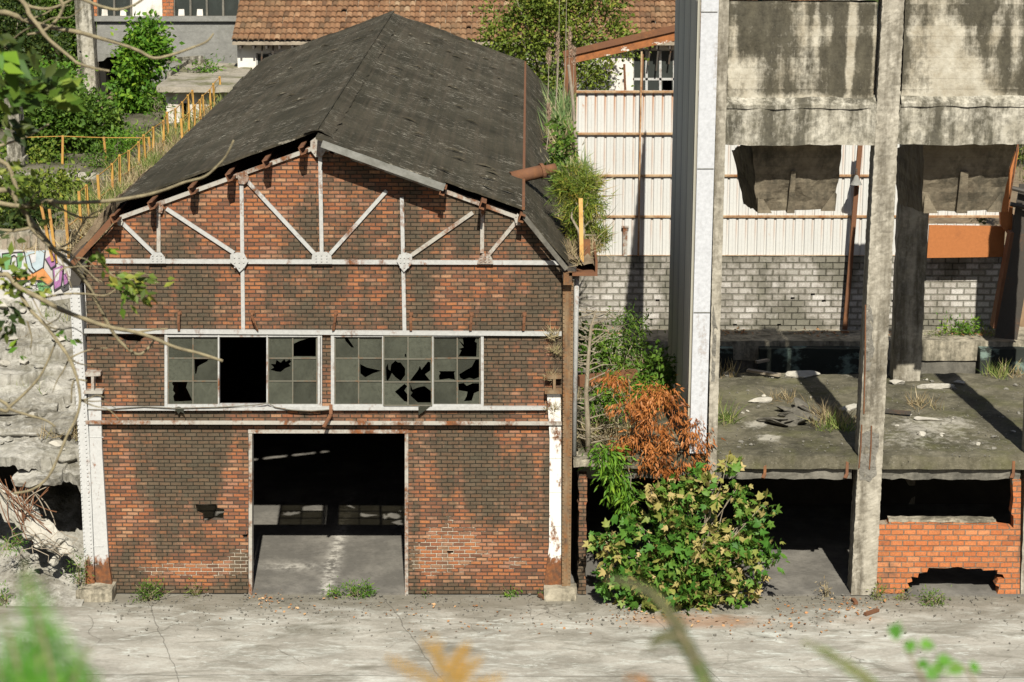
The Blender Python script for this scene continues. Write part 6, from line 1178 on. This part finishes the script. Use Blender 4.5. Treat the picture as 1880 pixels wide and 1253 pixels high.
sprig([(-20, 60), (20, 90), (50, 120)], 50, .13, L_dark, 18, -21.5); sprig([(-10, 170), (40, 180), (100, 175), (120, 165)], 70, .16, L_green, 9, -22); sprig([(-10, 130), (30, 150), (90, 150)], 50, .14, L_dark, 12, -22); sprig([(-10, 90), (10, 110), (20, 130)], 14, .2, L_bright, 9, -23)
sprig([(0, 200), (20, 230), (40, 240)], 24, .13, L_dark, 12); sprig([(0, 310), (30, 330), (60, 350)], 40, .11, L_olive, 16); sprig([(0, 420), (40, 400), (60, 380)], 30, .10, L_dark, 16); sprig([(-10, 490), (10, 480), (30, 500)], 20, .11, L_olive, 10)
rr = random.Random(5)
for q in range(26):                        # fine bare twigs
    u, v = rr.choice(((97, 457), (33, 534), (74, 548), (134, 491), (127, 658), (58, 420), (44, 375), (84, 598), (20, 424), (70, 47), (44, 37), (147, 735))); dx, dy_ = rr.uniform(20, 95)*rr.choice((1, 1, -1)), rr.uniform(-40, 80)
    branch([(u, v), (u+dx*.35, v+dy_*.25+rr.uniform(-8, 8)), (u+dx*.7, v+dy_*.65+rr.uniform(-8, 8)), (u+dx, v+dy_)], 2.4, 1.0, dy=rr.uniform(-.3, .3), name='twig')
def stem_down(p, t, mat=None, r=.006):
    g_ = Vector((p.x, p.y-.15, (-7.9-p.y+.15)*.43-.1)); MB().tube([g_, g_.lerp(p, .6)+Vector((0, .05, 0)), p], [r*1.6, r*1.2, r], 6).build('stem', mat or M_twig, t)
def frond(t, pts, y, wid, mat, smat, n=24, leaf=.4, r=.004, dens=9, taper=.85, name='pinnae', lw=1.0):
    P_ = [F(u, v, y) for u, v in pts]; L = MB().tube(P_, [r*(1-.7*i/(len(P_)-1)) for i in range(len(P_))], 5).build('rachis', smat, t)
    pos = []; dr = []; sz = []
    seg = [(P_[i+1]-P_[i]).length for i in range(len(P_)-1)]; tot = sum(seg)
    right = ROT @ Vector((1, 0, 0)); bk = ROT @ Vector((0, 0, 1))
    for k in range(n):
        s = (k+.5)/n; acc = 0
        for i, l in enumerate(seg):
            if acc + l >= s*tot: break
            acc += l
        p = P_[i].lerp(P_[i+1], (s*tot-acc)/l); ax = (P_[i+1]-P_[i]).normalized(); side = ax.cross(bk).normalized(); ln = wid*(1-s)**taper*RNG.uniform(.85, 1.1)*min(1, .35+s*4)
        for sg in (-1, 1):
            d = (side*sg + ax*.55 + bk*RNG.uniform(-.25, .1)).normalized()
            for q in range(dens):
                f = (q+.3)/dens; pp = p + d*ln*f - Vector((0, 0, .15*ln*f*f)); e = d.cross(bk).normalized()
                for sg2 in (-1, 1):
                    pos.append(pp); dr.append(e*sg2 + d*.5); sz.append(ln*leaf*(1-f*.75)*RNG.uniform(.8, 1.2))
    pos, dr, sz = np.array(pos), np.array(dr), np.array(sz); m_ = len(pos)
    link(name, leaf_mesh(name, pos, dr, RNG.normal(size=(m_, 3))*.2 + np.array(bk), sz, (np.array([(-.14,0,0),(.14,0,0),(.20*lw,.5,.02),(0,1,0),(-.20*lw,.5,.02)], float), [(0,1,2,3,4)]), RNG.uniform(0, 1, m_)), mat, t)
t = thing('green_fern', 'blurred bright green fern standing at the lower left corner close to the viewer', 'fern', F(100, 1330, -33.3))
for pts, wd, n_ in (([(105, 1340), (98, 1250), (80, 1170), (60, 1100), (42, 1028)], .075, 13), ([(60, 1340), (40, 1250), (18, 1170), (0, 1110)], .06, 10), ([(125, 1340), (132, 1270), (142, 1225), (170, 1180)], .05, 9), ([(85, 1340), (72, 1240), (68, 1150)], .06, 10), ([(20, 1340), (8, 1270), (-10, 1200)], .06, 9), ([(140, 1340), (158, 1290), (168, 1240)], .035, 8)):
    frond(t, pts, -33.3, wd*1.5, L_fern, M_twig, n_+2, .30, .005, 8, .75, lw=1.1)
stem_down(F(105, 1340, -33.3), t)
t = thing('dry_fern', 'blurred golden orange bracken frond rising from the middle of the bottom edge', 'fern', F(840, 1330, -32.9))
for pts, wd in (([(838, 1340), (828, 1270), (812, 1215), (795, 1160)], .032), ([(832, 1290), (790, 1250), (745, 1225), (706, 1205)], .030), ([(824, 1250), (838, 1215), (862, 1178)], .028), ([(830, 1275), (850, 1235), (888, 1205)], .027), ([(836, 1300), (872, 1262), (928, 1240)], .028), ([(818, 1235), (800, 1200), (772, 1172)], .022), ([(834, 1300), (800, 1270), (660, 1262)], .02)):
    frond(t, pts, -32.9, wd*.9, L_fernor, M_twig, 9, .42, .003, 6, .35, lw=1.3)
stem_down(F(838, 1340, -32.9), t)
t = thing('arching_fern_shoot', 'blurred dark green fern shoot arching over below the turning bush', 'fern', F(1300, 1320, -33.2))
frond(t, [(1310, 1330), (1292, 1240), (1262, 1185), (1240, 1140), (1200, 1090), (1150, 1068), (1115, 1066)], -33.2, .018, L_dark, M_twig, 30, .9, .006, 4, .3, lw=1.6); frond(t, [(1262, 1180), (1240, 1166), (1215, 1170), (1192, 1188)], -33.2, .02, L_dark, M_twig, 10, .8, .005, 3, .4, lw=1.6); frond(t, [(1290, 1330), (1292, 1250), (1280, 1215)], -33.25, .018, L_fern, M_twig, 10, .7, .005, 4, .4)
stem_down(F(1310, 1330, -33.2), t)
t = thing('green_shoot', 'blurred slanting green stem at the bottom edge right of the arching shoot', 'plant', F(1640, 1310, -33.0)); frond(t, [(1640, 1310), (1590, 1245), (1535, 1208), (1472, 1176)], -33.0, .017, L_green, M_twig, 16, .9, .006, 3, .3, lw=1.6); stem_down(F(1640, 1310, -33.0), t)
t = thing('red_shoot', 'small blurred reddish leaf tip at the bottom edge left of the arching shoot', 'plant', F(1210, 1300, -33.0)); frond(t, [(1215, 1300), (1195, 1256), (1165, 1243), (1145, 1246)], -33.0, .014, L_rust, M_twig, 8, .9, .005, 3, .3, lw=1.6); stem_down(F(1215, 1300, -33.0), t)
t = thing('leafy_shoot', 'thin blurred twig with a few bright green leaves near the lower right corner', 'plant', F(1700, 1310, -32.2))
for pts in ([(1720, 1310), (1690, 1240), (1668, 1200), (1660, 1178)], [(1805, 1310), (1790, 1255), (1772, 1225), (1720, 1222)]): MB().tube([F(u, v, -32.2) for u, v in pts], [.005, .004, .003, .002], 5).build('stem', M_twig, t)
pos = np.array([F(u, v, -32.2) for u, v in ((1652, 1172), (1668, 1176), (1690, 1180), (1700, 1186), (1704, 1218), (1714, 1228), (1722, 1215), (1700, 1236), (1766, 1222), (1780, 1224), (1640, 1168))]); n = len(pos)
link('leaves', leaf_mesh('leaves', pos, RNG.normal(size=(n, 3))*np.array([1, .2, .5]), np.tile(np.array([0, -.7, .8]), (n, 1)) + RNG.normal(size=(n, 3))*.3, .034*RNG.uniform(.8, 1.3, n), T_MAPLE, RNG.uniform(.4, 1, n)), L_fern, t); stem_down(F(1720, 1310, -32.2), t)
